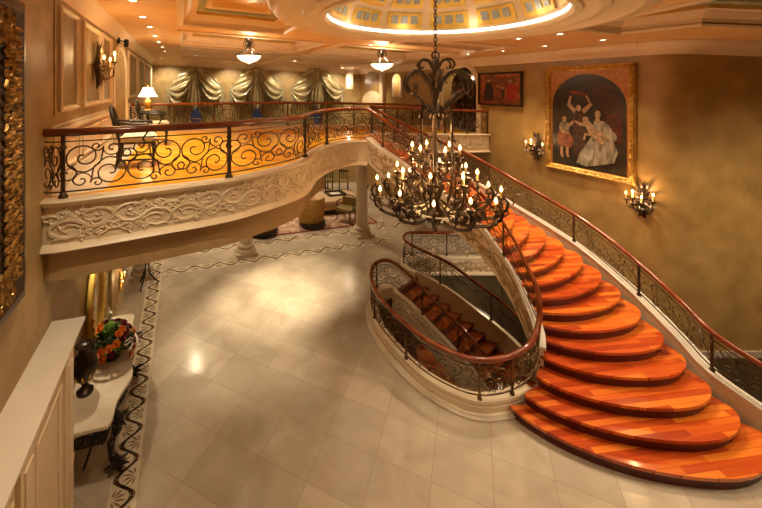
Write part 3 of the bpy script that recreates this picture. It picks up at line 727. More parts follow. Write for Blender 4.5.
# ------------------------------------------------------------ mosaic borders in the marble
def mosaic(name, f, a0, a1, c, wd, unit=.46):
    b = MB(); n = max(2, int((a1-a0)/.3))
    z = .0025
    def quad(mb, p, q, r, s_): mb.add([p, q, r, s_], [(0, 1, 2, 3)])
    quad(b, f(a0, c-wd/2, z), f(a1, c-wd/2, z), f(a1, c+wd/2, z), f(a0, c+wd/2, z))
    o = struct(b, name, 'mosaic_base')
    d = MB(); N = int((a1-a0)/unit*14)
    ph = [a0+(a1-a0)*i/N for i in range(N+1)]
    for sg_, w_ in ((1, .019), (1.28, .005), (.72, .005)):
        L = [(a, c+sg_*wd*.34*math.sin(2*PI*(a-a0)/unit/1.0)) for a in ph]
        for (x0, y0), (x1, y1) in zip(L, L[1:]):
            dx, dy = x1-x0, y1-y0; l_ = math.hypot(dx, dy); nx, ny = -dy/l_*w_, dx/l_*w_
            quad(d, f(x0-nx, y0-ny, z+.0015), f(x1-nx, y1-ny, z+.0015), f(x1+nx, y1+ny, z+.0015), f(x0+nx, y0+ny, z+.0015))
    d.build('mosaic_ribbon', 'mosaic_dark', o)
    l = MB(); k = 0; a = a0+unit*.25
    while a < a1-.1:
        sgn = 1 if k % 2 == 0 else -1; cy = c-sgn*wd*.40
        for an in (-70, -42, -14, 14, 42, 70):
            r = math.radians(an); ca, sa = math.sin(r), math.cos(r)*sgn; Ln = .15*wd/.33*(1.1 if abs(an) < 50 else .8)
            px, py = a+ca*.02, cy+sa*.02; qx, qy = a+ca*Ln, cy+sa*Ln*1.15; nx, ny = -sa*.014, ca*.014; mx_, my_ = (px+qx)/2, (py+qy)/2
            quad(l, f(px, py, z+.001), f(mx_+nx, my_+ny, z+.001), f(qx, qy, z+.001), f(mx_-nx, my_-ny, z+.001))
        a += unit/2; k += 1
    l.build('mosaic_leaf', 'mosaic_mid', o)
mosaic('floor_mosaic_left', lambda a, b, z: ST(b, a, z), -4.0, 6.0, .735, .33)
mosaic('floor_mosaic_far', lambda a, b, z: ST(a, b, z), .92, 7.9, 4.83, .33, .66)
mosaic('floor_mosaic_rear', lambda a, b, z: ST(a, b, z), .92, 9.6, 5.86, .33, .66)

# ------------------------------------------------------------ basement stair
Bi = Path([(2.35, 8.62, 0), (2.7, 8.32, -.17), (3.1, 8.0, -.51), (3.5, 7.72, -.85), (3.85, 7.42, -1.19), (4.15, 7.05, -1.6), (4.3, 6.5, -2.1)], 8)
Bo = Path([(3.22, 9.46, 0), (3.9, 9.22, -.3), (4.45, 9.0, -.65), (5.05, 8.7, -1.05), (5.45, 8.3, -1.4), (5.72, 7.8, -1.75), (5.8, 7.2, -2.1)], 8)
bs = tag(thing('basement_staircase', 'x', 'x'), 'lower staircase with dark red wooden treads going down inside the oval stairwell', 'staircase')
NB = 14
for k in range(NB):
    z = -.172*(k+1); a, b = Bi.at(Bi.L*k/NB), Bo.at(Bo.L*k/NB); c, d = Bi.at(Bi.L*(k+1.15)/NB), Bo.at(Bo.L*(k+1.15)/NB)
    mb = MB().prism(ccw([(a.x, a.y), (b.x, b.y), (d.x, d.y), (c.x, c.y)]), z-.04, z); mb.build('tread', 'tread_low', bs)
    c, d = Bi.at(Bi.L*(k+.05)/NB), Bo.at(Bo.L*(k+.05)/NB)
    mb = MB().prism(ccw([(a.x, a.y), (b.x, b.y), (d.x, d.y), (c.x, c.y)]), z, z+.13 if k else z+.16); mb.build('riser', 'riser', bs)
ST_P = [(-.05, -.42), (-.05, .14), (.05, .14), (.05, -.42)]
mb = MB(); sweep(mb, Bi, [(-.06, -.45), (-.06, .16), (.06, .16), (.06, -.45)]); mb.build('stringer', 'cream', bs)
mb = MB(); sweep(mb, Bo, [(-.06, -.45), (-.06, .16), (.06, .16), (.06, -.45)]); mb.build('stringer', 'cream', bs)
mb = MB(); relief(mb, Bi, .1, Bi.L-.1, -.36, .1, .065, .012); mb.build('stringer_relief', 'relief', bs)
# relief fascia on the back edge of the well
BK = Path([(3.35, 10.4, 0), (5.9, 10.4, 0)], smooth=False)
mb = MB(); sweep(mb, BK, [(-.10, .005), (-.10, .10), (.05, .10), (.05, .05), (.02, .0), (.02, -.34), (.05, -.36), (.05, -.42), (.004, -.42), (.004, .005)]); mb.v = [(x, y-.0, z) for x, y, z in mb.v]
struct(mb, 'trim_well_fascia', 'cream')
mb = MB(); relief(mb, BK, .1, BK.L-.1, -.32, -.02, .022, .013); struct(mb, 'trim_well_relief', 'soffit')

# ------------------------------------------------------------ kerb of the oval stairwell
KP = Path([(2.3, 8.66, 0), (1.93, 8.52, 0), (1.70, 8.05, 0), (1.64, 7.35, 0), (1.80, 6.65, 0), (2.13, 5.96, 0), (2.5, 5.60, 0), (2.80, 5.48, 0), (3.1, 5.50, 0), (3.4, 5.57, 0), (3.72, 5.72, 0)], 8)
mb = MB(); sweep(mb, KP, [(.055, .0), (.055, .16), (.04, .18), (.055, .205), (.05, .25), (-.13, .25), (-.13, .0)], step=.1)
kerb = struct(mb, 'stairwell_kerb', 'cream', 35); del kerb['kind']; kerb['label'] = 'curved cream stone kerb carrying the railing round the oval stairwell'; kerb['category'] = 'kerb'
mb = MB(); sweep(mb, KP, [(.12, .0), (.12, .03), (.10, .045), (.09, .075), (.05, .08), (.05, 0)], .0, step=.1); mb.build('plinth', 'marble_top', kerb, 35)
KC = Path([(3.40, 10.45, 0), (3.14, 10.28, 0), (3.02, 10.0, 0), (3.05, 9.7, 0), (3.2, 9.5, 0)], 8)
mb = MB(); sweep(mb, KC, [(.08, 0), (.08, .12), (-.08, .12), (-.08, 0)], step=.1)
kc = struct(mb, 'stairwell_kerb', 'cream', 35); del kc['kind']; kc['label'] = 'short curved pale kerb at the far tip of the stairwell near the columns'; kc['category'] = 'kerb'

# ------------------------------------------------------------ main staircase
RIS = ZU/22
Ik = {1: (3.26, 5.47), 2: (3.48, 5.47), 3: (3.75, 5.60), 4: (3.95, 5.80), 5: (4.05, 5.98), 7: (4.0, 6.2), 10: (3.82, 6.42), 13.8: (3.41, 6.72), 17.5: (2.66, 7.14), 20: (2.1, 7.42), 21: (1.83, 7.68), 22: (1.66, 8.0)}
Ok = {1: (6.53, 5.07), 2: (6.35, 5.23), 3: (6.26, 5.50), 4: (6.24, 5.83), 5: (6.20, 6.15), 6: (6.19, 6.58), 7: (6.12, 6.93), 8: (6.02, 7.28), 9: (5.88, 7.62), 10: (5.66, 7.90), 11: (5.42, 8.16), 12: (5.15, 8.38), 13: (4.9, 8.58), 14.5: (4.5, 8.82), 16: (4.0, 9.03), 18: (3.3, 9.2), 20: (2.6, 9.3), 22: (1.97, 9.36)}
def interp(T, n):
    ks = sorted(T); n = max(ks[0], min(ks[-1], n))
    for i in range(len(ks)-1):
        if ks[i] <= n <= ks[i+1]:
            k0, k1, k2, k3 = ks[max(i-1, 0)], ks[i], ks[i+1], ks[min(i+2, len(ks)-1)]
            t = (n-k1)/(k2-k1); out = []
            for c in (0, 1):
                p0, p1, p2, p3 = T[k0][c], T[k1][c], T[k2][c], T[k3][c]
                m1 = (p2-p0)/max(1e-6, (k2-k0))*(k2-k1); m2 = (p3-p1)/max(1e-6, (k3-k1))*(k2-k1)
                out.append((2*t**3-3*t*t+1)*p1+(t**3-2*t*t+t)*m1+(-2*t**3+3*t*t)*p2+(t**3-t*t)*m2)
            return Vector(out)
I_ = lambda n: interp(Ik, n); O_ = lambda n: interp(Ok, n)
def bow(n): return {1: .80, 2: .60, 3: .52, 4: .47}.get(n, max(.26, .45-.012*(n-5)))
def front(n, inset=0.0, K=22):
    a, b = I_(n), O_(n); ch = b-a; L = ch.length; d = Vector((ch.y, -ch.x)).normalized()      # towards the lower side
    pts = []
    for i in range(K+1):
        t = i/K; t2 = .5-.5*math.cos(PI*t); tt = t2**1.12
        f = max(0.0, 1-abs(2*tt-1)**2.3)**.62
        pts.append(a+ch*(inset/L+t2*(1-2*inset/L))+d*(bow(n)*f-inset))
    return pts
ms = thing('grand_staircase', 'sweeping main staircase with polished red-orange wooden treads and rounded ends', 'staircase')
for n in range(1, 23):
    z = RIS*n; F = front(n)
    if n < 22:
        a, b = I_(n+1.05), O_(n+1.05); back = [b, a]
    else: back = [Vector((2.0, 9.45)), Vector((1.45, 8.5))]
    poly = [(p.x, p.y) for p in F]+[(p.x, p.y) for p in back]
    poly = [p for i, p in enumerate(poly) if i == 0 or math.hypot(p[0]-poly[i-1][0], p[1]-poly[i-1][1]) > 1e-4]
    MB().prism(ccw(poly), z-.042, z+(.002 if n == 22 else 0)).build('tread', 'tread', ms)
    G = front(n, .035); mb = MB(); vs = []
    for p in G: vs += [(p.x, p.y, z-RIS+(0.001 if n > 1 else 0)), (p.x, p.y, z-.042)]
    fs = [(2*i, 2*i+2, 2*i+3, 2*i+1) for i in range(len(G)-1)]
    Gb = front(n, .065)
    m0 = len(vs)
    for p in Gb: vs += [(p.x, p.y, z-RIS+.001), (p.x, p.y, z-.042)]
    fs += [(m0+2*i, m0+2*i+1, m0+2*i+3, m0+2*i+2) for i in range(len(G)-1)]
    fs += [(0, 1, m0+1, m0), (2*len(G)-2, m0+2*len(G)-2, m0+2*len(G)-1, 2*len(G)-1)]
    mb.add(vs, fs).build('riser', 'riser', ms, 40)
# curved plaster underside
mb = MB(); N = 60; vs = []
for i in range(N+1):
    n = 4+(22-4)*i/N; a, b = I_(n), O_(n); z = max(0.002, RIS*n-.38); zt_ = max(z+.05, RIS*n-.22)
    vs += [(a.x, a.y, z), (b.x, b.y, z), (b.x, b.y, zt_), (a.x, a.y, zt_)]
fs = []
for i in range(N):
    for k in range(4): l_ = (k+1) % 4; fs.append((i*4+k, i*4+l_, (i+1)*4+l_, (i+1)*4+k))
fs += [(0, 1, 2, 3), (N*4+3, N*4+2, N*4+1, N*4)]
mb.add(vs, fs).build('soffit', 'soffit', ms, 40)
def ipt(n, o=0.0, dz=0.0): 
    p = I_(n); return (p.x, p.y, RIS*n+dz)
IP = Path([ipt(n) for n in (22, 21, 20, 19, 18, 17, 16, 15, 14, 13, 12, 11, 10, 9, 8, 7, 6, 5, 4)], 5)
sw = MB(); sweep(sw, IP, [(-.05, -.46), (-.05, .10), (.06, .10), (.06, -.42)], step=.08)
sw.build('inner_stringer', 'relief', ms, 35)
sw = MB(); sweep(sw, IP, [(-.08, .09), (-.08, .135), (.085, .135), (.085, .09)], step=.08); sw.build('stringer_cap', 'white', ms, 35)
sw = MB(); relief(sw, IP, .1, IP.L-.2, -.36, .06, .062, .009); sw.build('stringer_relief', 'soffit', ms)
def opt(n, o=.13):
    p = O_(n); q_ = O_(min(22, n+.3)); r_ = O_(max(1, n-.3)); t = (q_-r_).normalized(); nn = Vector((t.y, -t.x)); return (p.x+nn.x*o, p.y+nn.y*o, RIS*n+.02)
oseq = [22, 21, 20, 19, 18, 17, 16, 15, 14, 13, 12, 11, 10, 9, 8, 7, 6, 5, 4, 3]
OPp = [opt(n) for n in oseq]+[(6.60, 5.20, .36), (6.82, 4.92, .26), (7.25, 4.70, .24), (7.9, 4.58, .22), (8.8, 4.56, .22)]
OP = Path(OPp, 5)
# which side is outward? keep stringer centred
sw = MB(); sweep(sw, OP, [(-.09, -.50), (-.09, .10), (.07, .10), (.07, -.50)], 0, OP.L, step=.08)
sw.v = [(x, y, max(z, .002)) for x, y, z in sw.v]
sw.build('outer_stringer', 'cream', ms, 35)
sw = MB(); sweep(sw, OP, [(-.11, .095), (-.11, .125), (.09, .125), (.09, .095)], step=.08); sw.build('stringer_cap', 'white', ms, 35)
# ------------------------------------------------------------ railings
def evenly(P, n, a=0.0, b=None):
    b = P.L if b is None else b; return [a+(b-a)*i/n for i in range(n+1)]
RP = Path([(x, y-.0, ZU+.05) for x, y in EDGE], 6)
RPo = Path([(p.x, p.y, p.z) for p in RP.p], smooth=False)
def offpath(P, o): return Path([P.at(d)+P.nrm(d)*o for d in [P.L*i/80 for i in range(81)]], smooth=False)
RPo = offpath(RP, -.02)
def d_at_px(P, px, step=.01):
    best = min((abs(295+360*P.at(i*step).x/P.at(i*step).y-px), i*step) for i in range(int(P.L/step))); return best[1]
railing('balcony_railing', 'curved iron balcony railing with red handrail at upper left, above the cream relief band', 'scrolled iron railings',
        RPo, .715, [d_at_px(RPo, 63), d_at_px(RPo, 229), d_at_px(RPo, 305), d_at_px(RPo, 327)], 'iron', .72, .0085, .024, q=1.5, hw=.046)
ISP = [ipt(n, 0, .12) for n in (22.4, 21, 20, 19, 18, 17, 16, 15, 14, 13, 12, 11, 10, 9, 8, 7, 6, 5)]
ISP[0] = (1.62, 8.04, ZU+.165); ISP[1] = (1.80, 7.72, ZU+.03)
KR = [(3.98, 5.86, .62), (3.74, 5.70, .36), (3.4, 5.57, .27), (3.1, 5.50, .25), (2.80, 5.48, .25), (2.5, 5.60, .25), (2.13, 5.96, .25), (1.80, 6.65, .25), (1.64, 7.35, .25), (1.70, 8.05, .25), (1.93, 8.52, .25), (2.3, 8.66, .22),
      (2.7, 8.34, .0), (3.1, 8.0, -.35), (3.5, 7.72, -.69), (3.85, 7.42, -1.03), (4.15, 7.05, -1.44)]
IR = Path(ISP+KR, 5)
posts = [.45, 1.15, 2.0, 3.0, 4.1, 5.0, 5.9] 
kd = IR.L
pp = [d_at_px(Path([IR.at(i*.02) for i in range(int(3.2/.02))], smooth=False), px) for px in (383,)]+[1.9, 2.7, 3.5, 4.15]
# posts on the kerb by nearest distance to known places
def near(P, x, y): return min((math.hypot(P.at(i*.02).x-x, P.at(i*.02).y-y), i*.02) for i in range(int(P.L/.02)))[1]
pp += [near(IR, *q) for q in ((4.05, 5.95), (2.80, 5.48), (1.95, 6.3), (1.66, 7.4), (1.93, 8.52), (2.9, 8.17), (3.5, 7.72))]
railing('stair_railing', 'inner iron railing running down the main staircase and looping round the oval stairwell', 'scrolled iron railings',
        IR, .60, pp, 'iron_gold', .52, .0075, .017, q=.8, hw=.042)
posts_o = [near(OP, *q) for q in ((2.6, 9.43), (3.6, 9.28), (4.75, 8.82))]
posts_o = [0.05]+posts_o+[d_at_px(OP, 574), d_at_px(OP, 639), d_at_px(OP, 712)]
OR_ = Path([(p.x, p.y, p.z+.12) for p in OP.p], smooth=False)
railing('stair_railing', 'outer iron railing along the wall side of the main staircase, below the portrait', 'scrolled iron railings',
        OR_, .60, posts_o, 'iron', .55, .0075, .017, q=.75)
ARp = offpath(Path([p+Vector((0, 0, .05)) for p in AP.p], smooth=False), -.02)
railing('gallery_railing', 'long straight iron railing across the back of the upper floor before the draped windows', 'scrolled iron railings',
        ARp, .715, evenly(ARp, 9), 'iron', .6, .009, .022, q=.6)
BRp = offpath(Path([p+Vector((0, 0, .05)) for p in BP.p], smooth=False), -.02)
railing('gallery_railing', 'iron railing above the relief band of the gallery leading to the arched opening', 'scrolled iron railings',
        BRp, .69, evenly(BRp, 5, .02, BRp.L-.14), 'iron', .5, .009, .022, q=.6)
CR = Path([(5.6, 10.42, .12), (4.4, 10.44, .12), (3.40, 10.45, .12), (3.14, 10.28, .12), (3.02, 10.0, .12), (3.08, 9.7, .12), (3.3, 9.45, .08), (3.9, 9.22, -.14), (4.45, 9.0, -.49), (5.05, 8.7, -.89), (5.45, 8.3, -1.24)], 6)
railing('stairwell_railing', 'iron railing curving round the far end of the stairwell beside the lower stairs', 'scrolled iron railings',
        CR, .66, [near(CR, *q) for q in ((4.4, 10.44), (3.40, 10.45), (3.02, 10.0), (3.75, 9.28), (4.8, 8.83))], 'iron', .5, .008, .017, q=.7)

# ------------------------------------------------------------ columns
def column(x, y, label, top=3.25):
    t = thing('column', label, 'column', 'stone columns under the gallery', (x, y, 0))
    MB().box((0, 0, .05), (.62, .62, .10), RZ).lathe([(.30, .10), (.31, .13), (.29, .17), (.24, .19), (.235, .22), (.27, .25), (.26, .29), (.215, .32), (.20, .35)], n=28).build('base', 'column', t, 40)
    prof = [(.196-.03*(i/10)**1.6, .35+(top-.35-.4)*i/10) for i in range(11)]
    MB().lathe(prof, n=32, flute=.035).build('shaft', 'column', t)
    z = top-.42
    MB().lathe([(.165, z), (.19, z+.02), (.17, z+.05), (.18, z+.12), (.24, z+.25), (.29, z+.33)], n=28).box((0, 0, top-.05), (.6, .6, .09), RZ).build('capital', 'column', t, 40)
    return t
column(-1.48, 10.84, 'fluted stone column partly hidden behind the balcony band, left of the gold armchairs')
column(2.26, 12.16, 'fluted cream stone column standing clear, just right of the gold armchair')
column(4.30, 12.78, 'stone column whose base shows just below the chandelier, beyond the stairwell railing', 3.1)
column(-4.02, 9.55, 'pale stone column at the far left under the balcony, beside the dark urn', 3.25)

# ------------------------------------------------------------ windows and drapery
for wi, px in enumerate(wc):
    d = far_d(px); F = lambda a, z, o=0, d=d: on_far(d-a, z, o)       # a grows to the right in view
    fr = MB()
    for a in (-.93, -.31, .31, .93):
        p = F(a, 2.6, -.12); fr.box(p, (.06, .06, 4.6 if abs(a) < .5 else 3.9), math.atan2(FW1[1]-FW0[1], FW1[0]-FW0[0]))
    for z in (.43, 1.4, 2.4, 3.4, 4.3):
        p = F(0, z, -.12); fr.box(p, (1.9, .06, .05), math.atan2(FW1[1]-FW0[1], FW1[0]-FW0[0]))
    wn = struct(fr, f'window_{wi+1}', 'cream')
    g = MB(); g.prism(arch(-.94, .94, .4, 4.3), -.01, 0); 
    g.v = [F(a, b, -.14+c) for a, b, c in g.v]; g.build('window_glass', 'glass_dusk', wn)
    word = ['left', 'middle', 'right'][wi]
    t = thing('window_drapery', f'{word}most gold silk swag drapery over tall window drapes on the far wall' if wi != 1 else 'middle gold silk swag drapery of the three, between the other two on the far wall', 'curtain', 'silk swags on the far windows', F(0, 0))
    o = Vector(F(0, 0))
    def loc(mb): mb.v = [(x-o.x, y-o.y, z-o.z) for x, y, z in mb.v]; return mb
    for sgn in (-1, 1):
        # swag lobe
        mb = MB(); NU, NV = 26, 30; vs = []
        for i in range(NU+1):
            u = i/NU
            xt = sgn*(1.30-1.26*u); zt_ = 4.95+1.02*math.sin(u*PI/2)**.8+(.03 if u > .9 else 0)
            xb = sgn*(1.34-1.25*u); sag = 4*u*(1-u)
            zb = 4.78+(.85*u)-.95*sag**.8
            for j in range(NV+1):
                v = j/NV; x = xt+(xb-xt)*v-sgn*.10*math.sin(v*PI)*sag; z = zt_+(zb-zt_)*(v**.9)
                fo = .15*math.sin(v*3.6*2*PI+u*5*sgn)*math.sin(u*PI)**.6*(0.5+.7*v)
                of = .12+.30*math.sin(v*PI*.6)*math.sin(PI*u)**.7+fo
                vs.append(F(x, z, of))
        fs = [(i*(NV+1)+j, i*(NV+1)+j+1, (i+1)*(NV+1)+j+1, (i+1)*(NV+1)+j) for i in range(NU) for j in range(NV)]
        loc(mb.add(vs, fs)).build('swag', 'silk', t, 75)
        # outer tail
        mb = MB(); vs = []; NX = 18
        for i in range(NX+1):
            u = i/NX
            for j in range(9):
                v = j/8; x = sgn*(1.38-.42*u*(.6+.4*v)); z = 4.98-(.95-.5*u)*v
                vs.append(F(x, z, .16+.05*math.sin(u*4*2*PI)+.03*v))
        fs = [(i*9+j, i*9+j+1, (i+1)*9+j+1, (i+1)*9+j) for i in range(NX) for j in range(8)]
        loc(mb.add(vs, fs)).build('tail', 'silk', t, 75)
        # full-length side panel
        mb = MB(); NX = 60; vs = []
        for i in range(NX+1):
            u = i/NX
            for j in range(13):
                v = j/12; xi = .05+.27*math.exp(-((v-.32)/.05)**2); x = sgn*(1.28+(xi-1.28)*u); z = 5.2-(5.2-.03)*v
                vs.append(F(x, z, .06+.045*math.sin(u*9*2*PI)+.02*math.sin(v*3+u*20)))
        fs = [(i*13+j, i*13+j+1, (i+1)*13+j+1, (i+1)*13+j) for i in range(NX) for j in range(12)]
        loc(mb.add(vs, fs)).build('drape_panel', 'drape', t, 75)
    # centre jabot
    mb = MB(); vs = []; NX = 22
    for i in range(NX+1):
        u = i/NX*2-1
        for j in range(13):
            v = j/12; x = u*(.10+.30*v); z = 5.98-(2.1-.6*abs(u))*v
            vs.append(F(x, z, .34+.06*math.sin(u*4*PI)*(.4+v)-.1*abs(u)))
    fs = [(i*13+j, i*13+j+1, (i+1)*13+j+1, (i+1)*13+j) for i in range(NX) for j in range(12)]
    loc(mb.add(vs, fs)).build('centre_fall', 'silk', t, 75)

# ------------------------------------------------------------ sconces
def sconce(pos, nrm, label, scale=1.0, arms=3, power=14, mat_='bronze', group=None, name='wall_sconce', crystals=True):
    nv = Vector((nrm[0], nrm[1], 0)).normalized(); sd = Vector((-nv.y, nv.x, 0)); up = Vector((0, 0, 1)); p0 = Vector(pos)
    t = thing(name, label, 'wall light', group, pos)
    L = lambda a, b, c: (sd*a+nv*b+up*c)*scale
    mb = MB(); mb.tube([L(0, .02, -.34), L(0, .045, -.2), L(0, .03, 0), L(0, .045, .2), L(0, .02, .38)], [.012, .04*scale, .055*scale, .035*scale, .01], 8)
    for k in range(22):
        a = 2*PI*k/11+.2*(k//11); q_ = .07*(k//11); mb.leaf(L(q_*math.cos(a), .04+.3*q_, .02+2*q_*math.sin(a)), L(math.cos(a), .35, math.sin(a)*1.4), nv, .19*scale, .035*scale, .014)
    mb.leaf(L(0, .04, .2), L(.5, .2, 1), nv, .24*scale, .05*scale); mb.leaf(L(0, .04, .2), L(-.5, .2, 1), nv, .24*scale, .05*scale)
    mb.leaf(L(0, .04, -.15), L(.3, .2, -1), nv, .22*scale, .05*scale); mb.leaf(L(0, .04, -.15), L(-.3, .2, -1), nv, .22*scale, .05*scale)
    mb.build('backplate', mat_, t, 40)
    for k in range(arms):
        x = (k-(arms-1)/2)*(.46/(arms-1)) if arms > 1 else 0; b = .26-.10*abs(x)/.23; zz = .06 if k % 2 else -.02
        am = MB(); am.tube([L(0, .04, -.10), L(x*.5, b*.6, -.20), L(x*.9, b*.95, -.14), L(x, b, zz)], [.013*scale]*4, 6)
        am.tube([L(x*.3, b*.4, -.16), L(x*.3, b*.5, -.05), L(x*.6, b*.6, -.02), L(x*.55, b*.6, -.09)], [.009*scale]*4, 5)
        am.lathe([(.012*scale, -.01), (.04*scale, .0), (.045*scale, .018*scale), (.02*scale, .02*scale)], L(x, b, zz), 10)
        ar = am.build('arm', mat_, t, 40)
        MB().lathe([(.013*scale, 0), (.012*scale, .09*scale)], L(x, b, zz+.02), 8).build('candle', 'candle', ar, 40)
        MB().ball(L(x, b, zz+.145), (.016*scale, .016*scale, .034*scale)).build('bulb', 'flame', ar, 60)
        if crystals:
            cm = MB()
            for j in range(3):
                q = L(x+.035*(j-1), b, zz-.03); cm.tube([q, (q[0], q[1], q[2]-.03*scale)], .002, 3); cm.ball((q[0], q[1], q[2]-.06*scale), (.010*scale, .010*scale, .024*scale), 6, 4)
            cm.build('crystal_drop', 'crystal', ar)
    lamp('lamp', 'POINT', L(0, .30, .16), power, WARM2, .06, parent=t)
    return t
NR = (-CV[0], -CV[1]); NL = CV
sconce(on_right(1.62, 3.42, .02), NR, 'dark bronze crystal candle sconce left of the large portrait', 1.0, 3, 11)
sconce(on_right(-.64, 2.70, .02), NR, 'dark bronze crystal candle sconce lower right of the large portrait, above the stair rail', .98, 4, 13)
sconce(on_left(1.22, 5.34, .04), NL, 'ornate bronze candle sconce on the panelled wall at upper left', 1.1, 3, 11, 'iron_gold')
sconce(on_left(3.1, 0.78, .1), NL, 'gilt scrolled wall sconce low under the balcony, beyond the oval mirror', .62, 2, 3, 'gold', crystals=False)
sp = thing('wall_spotlight', 'small dark swivel spotlight mounted high on the left wall above the doorway', 'spotlight', None, on_left(3.55, 6.06, 0))
MB().box((CV[0]*.03, CV[1]*.03, 0), (.06, .10, .12), RZ).build('bracket', 'black', sp)
MB().tube([(CV[0]*.05, CV[1]*.05, 0), (CV[0]*.16+.03, CV[1]*.16-.02, -.03)], .015, 6).lathe([(.03, -.10), (.05, -.08), (.055, .05), (.03, .08)], (CV[0]*.2, CV[1]*.2-.02, -.05), 12).build('lamp_head', 'black', sp, 40)

# ------------------------------------------------------------ framed pictures
def picture(name, label, f, t0, t1, z0, z1, fw, m_frame, m_can, off=.02, depth=.07, orn=None, cat='painting', seg=.22, arch_top=False):
    c = f((t0+t1)/2, (z0+z1)/2, 0); root = thing(name, label, cat, None, c)
    sgn = 1
    def loc(mb): mb.v = [(x-c[0], y-c[1], z-c[2]) for x, y, z in mb.v]; return mb
    prof = ((0, 0), (0, depth), (fw*.18, depth*1.25), (fw*.4, depth*.8), (fw*.75, depth*.95), (fw, depth*.4), (fw, .01)); k = len(prof); vs = []
    for (t_, z, a, b) in ((t0, z0, 1, 1), (t1, z0, -1, 1), (t1, z1, -1, -1), (t0, z1, 1, -1)):
        for (i, o) in prof: vs.append(f(t_+a*i, z+b*i, off+o))
    fs = [(q*k+j, ((q+1) % 4)*k+j, ((q+1) % 4)*k+j+1, q*k+j+1) for q in range(4) for j in range(k-1)]+[(q*k, q*k+k-1, ((q+1) % 4)*k+k-1, ((q+1) % 4)*k) for q in range(4)]
    fr = loc(MB().add(vs, fs)).build('frame', m_frame, root)
    if orn:
        mb = MB(); runs = (((t0+fw/2, z0+fw/2), (t1-fw/2, z0+fw/2)), ((t1-fw/2, z0+fw/2), (t1-fw/2, z1-fw/2)), ((t1-fw/2, z1-fw/2), (t0+fw/2, z1-fw/2)), ((t0+fw/2, z1-fw/2), (t0+fw/2, z0+fw/2)))
        for (a, b) in runs:
            L = math.hypot(b[0]-a[0], b[1]-a[1]); n = max(2, int(L/seg)); ux, uz = (b[0]-a[0])/L, (b[1]-a[1])/L
            for i in range(n):
                for s_ in scroll_unit(i*L/n, L/n, -fw*.42, fw*.84, i % 2, .7)[:3]:
                    mb.tube([f(a[0]+ux*u-uz*v, a[1]+uz*u+ux*v, off+depth*1.0) for u, v in s_], fw*(.085 if fw < .3 else .04), 4)
                p = f(a[0]+ux*(i+.5)*L/n, a[1]+uz*(i+.5)*L/n, off+depth*.95); mb.ball(p, fw*(.13 if fw < .3 else .07), 6, 4)
        loc(mb).build('frame_carving', orn, fr)
    cv = MB().add([f(t0+fw*.9, z0+fw*.9, off+.02), f(t1-fw*.9, z0+fw*.9, off+.02), f(t1-fw*.9, z1-fw*.9, off+.02), f(t0+fw*.9, z1-fw*.9, off+.02),
                   f(t0+fw*.9, z0+fw*.9, off), f(t1-fw*.9, z0+fw*.9, off), f(t1-fw*.9, z1-fw*.9, off), f(t0+fw*.9, z1-fw*.9, off)], [(0, 1, 2, 3), (7, 6, 5, 4), (0, 4, 5, 1), (1, 5, 6, 2), (2, 6, 7, 3), (3, 7, 4, 0)])
    canvas = loc(cv).build('canvas', m_can, root)
    W, H = (t1-t0)-2*fw*.9, (z1-z0)-2*fw*.9
    lay = [0]
    def shape(pts, m, nm='painted_figure'):
        """pts in 0..1 canvas coordinates seen from the front"""
        lay[0] += 1; o = off+.021+.0012*lay[0]
        P = [(t1-fw*.9-u*W if f is on_right else t0+fw*.9+u*W, z0+fw*.9+v*H) for u, v in pts]
        tri = tessellate_polygon([[Vector((x, y, 0)) for x, y in P]])
        mb = MB().add([f(x, y, o) for x, y in P], [tuple(t_) for t_ in tri]); return loc(mb).build(nm, m, canvas)
    def blob(cx, cy, rx, ry, m, rot=0, n=16, nm='painted_figure', wob=.0):
        return shape([(cx+rx*math.cos(2*PI*i/n)*math.cos(rot)-ry*math.sin(2*PI*i/n)*math.sin(rot)*1, cy+(rx*math.cos(2*PI*i/n)*math.sin(rot)+ry*math.sin(2*PI*i/n)*math.cos(rot))*(1+wob*math.sin(3*i))) for i in range(n)], m, nm)
    def limb(pts, w_, m):
        out = []; back = []
        for i, (x, y) in enumerate(pts):
            a = pts[max(0, i-1)]; b = pts[min(len(pts)-1, i+1)]; dx, dy = b[0]-a[0], b[1]-a[1]; l_ = math.hypot(dx, dy); ww = w_ if not isinstance(w_, (list, tuple)) else w_[i]
            out.append((x-dy/l_*ww, y+dx/l_*ww)); back.append((x+dy/l_*ww, y-dx/l_*ww))
        return shape(out+back[::-1], m)
    return root, shape, blob, limb
T_ = lambda px: (lambda r: (5.9*CU[0]*0+0))(px)
def t_right(px):
    r = (px-295)/360; k = (5.9-11*r)/(.2974+.9548*r); return 3.28+k
root, shape, blob, limb = picture('family_portrait', 'large gilt-framed arched portrait of a family group on the right wall above the stairs', on_right, t_right(638), t_right(548), 2.98, 5.50, .12, 'gold', 'canvas_gold', orn='gold', seg=.2)
# arched dark ground
A = [(.03, 0.01), (.97, .01)]+[(.5+.47*math.cos(PI*i/24), .64+.32*math.sin(PI*i/24)) for i in range(25)]
shape(A, 'canvas_dark', 'painted_ground')
shape([(.55, .93), (.80, .85), (.92, .70), (.92, .45), (.72, .55), (.60, .70)], 'paint_brown', 'painted_curtain')
shape([(.62, .48), (.80, .58), (.92, .52), (.92, .30), (.7, .3)], 'paint_sofa', 'painted_sofa')
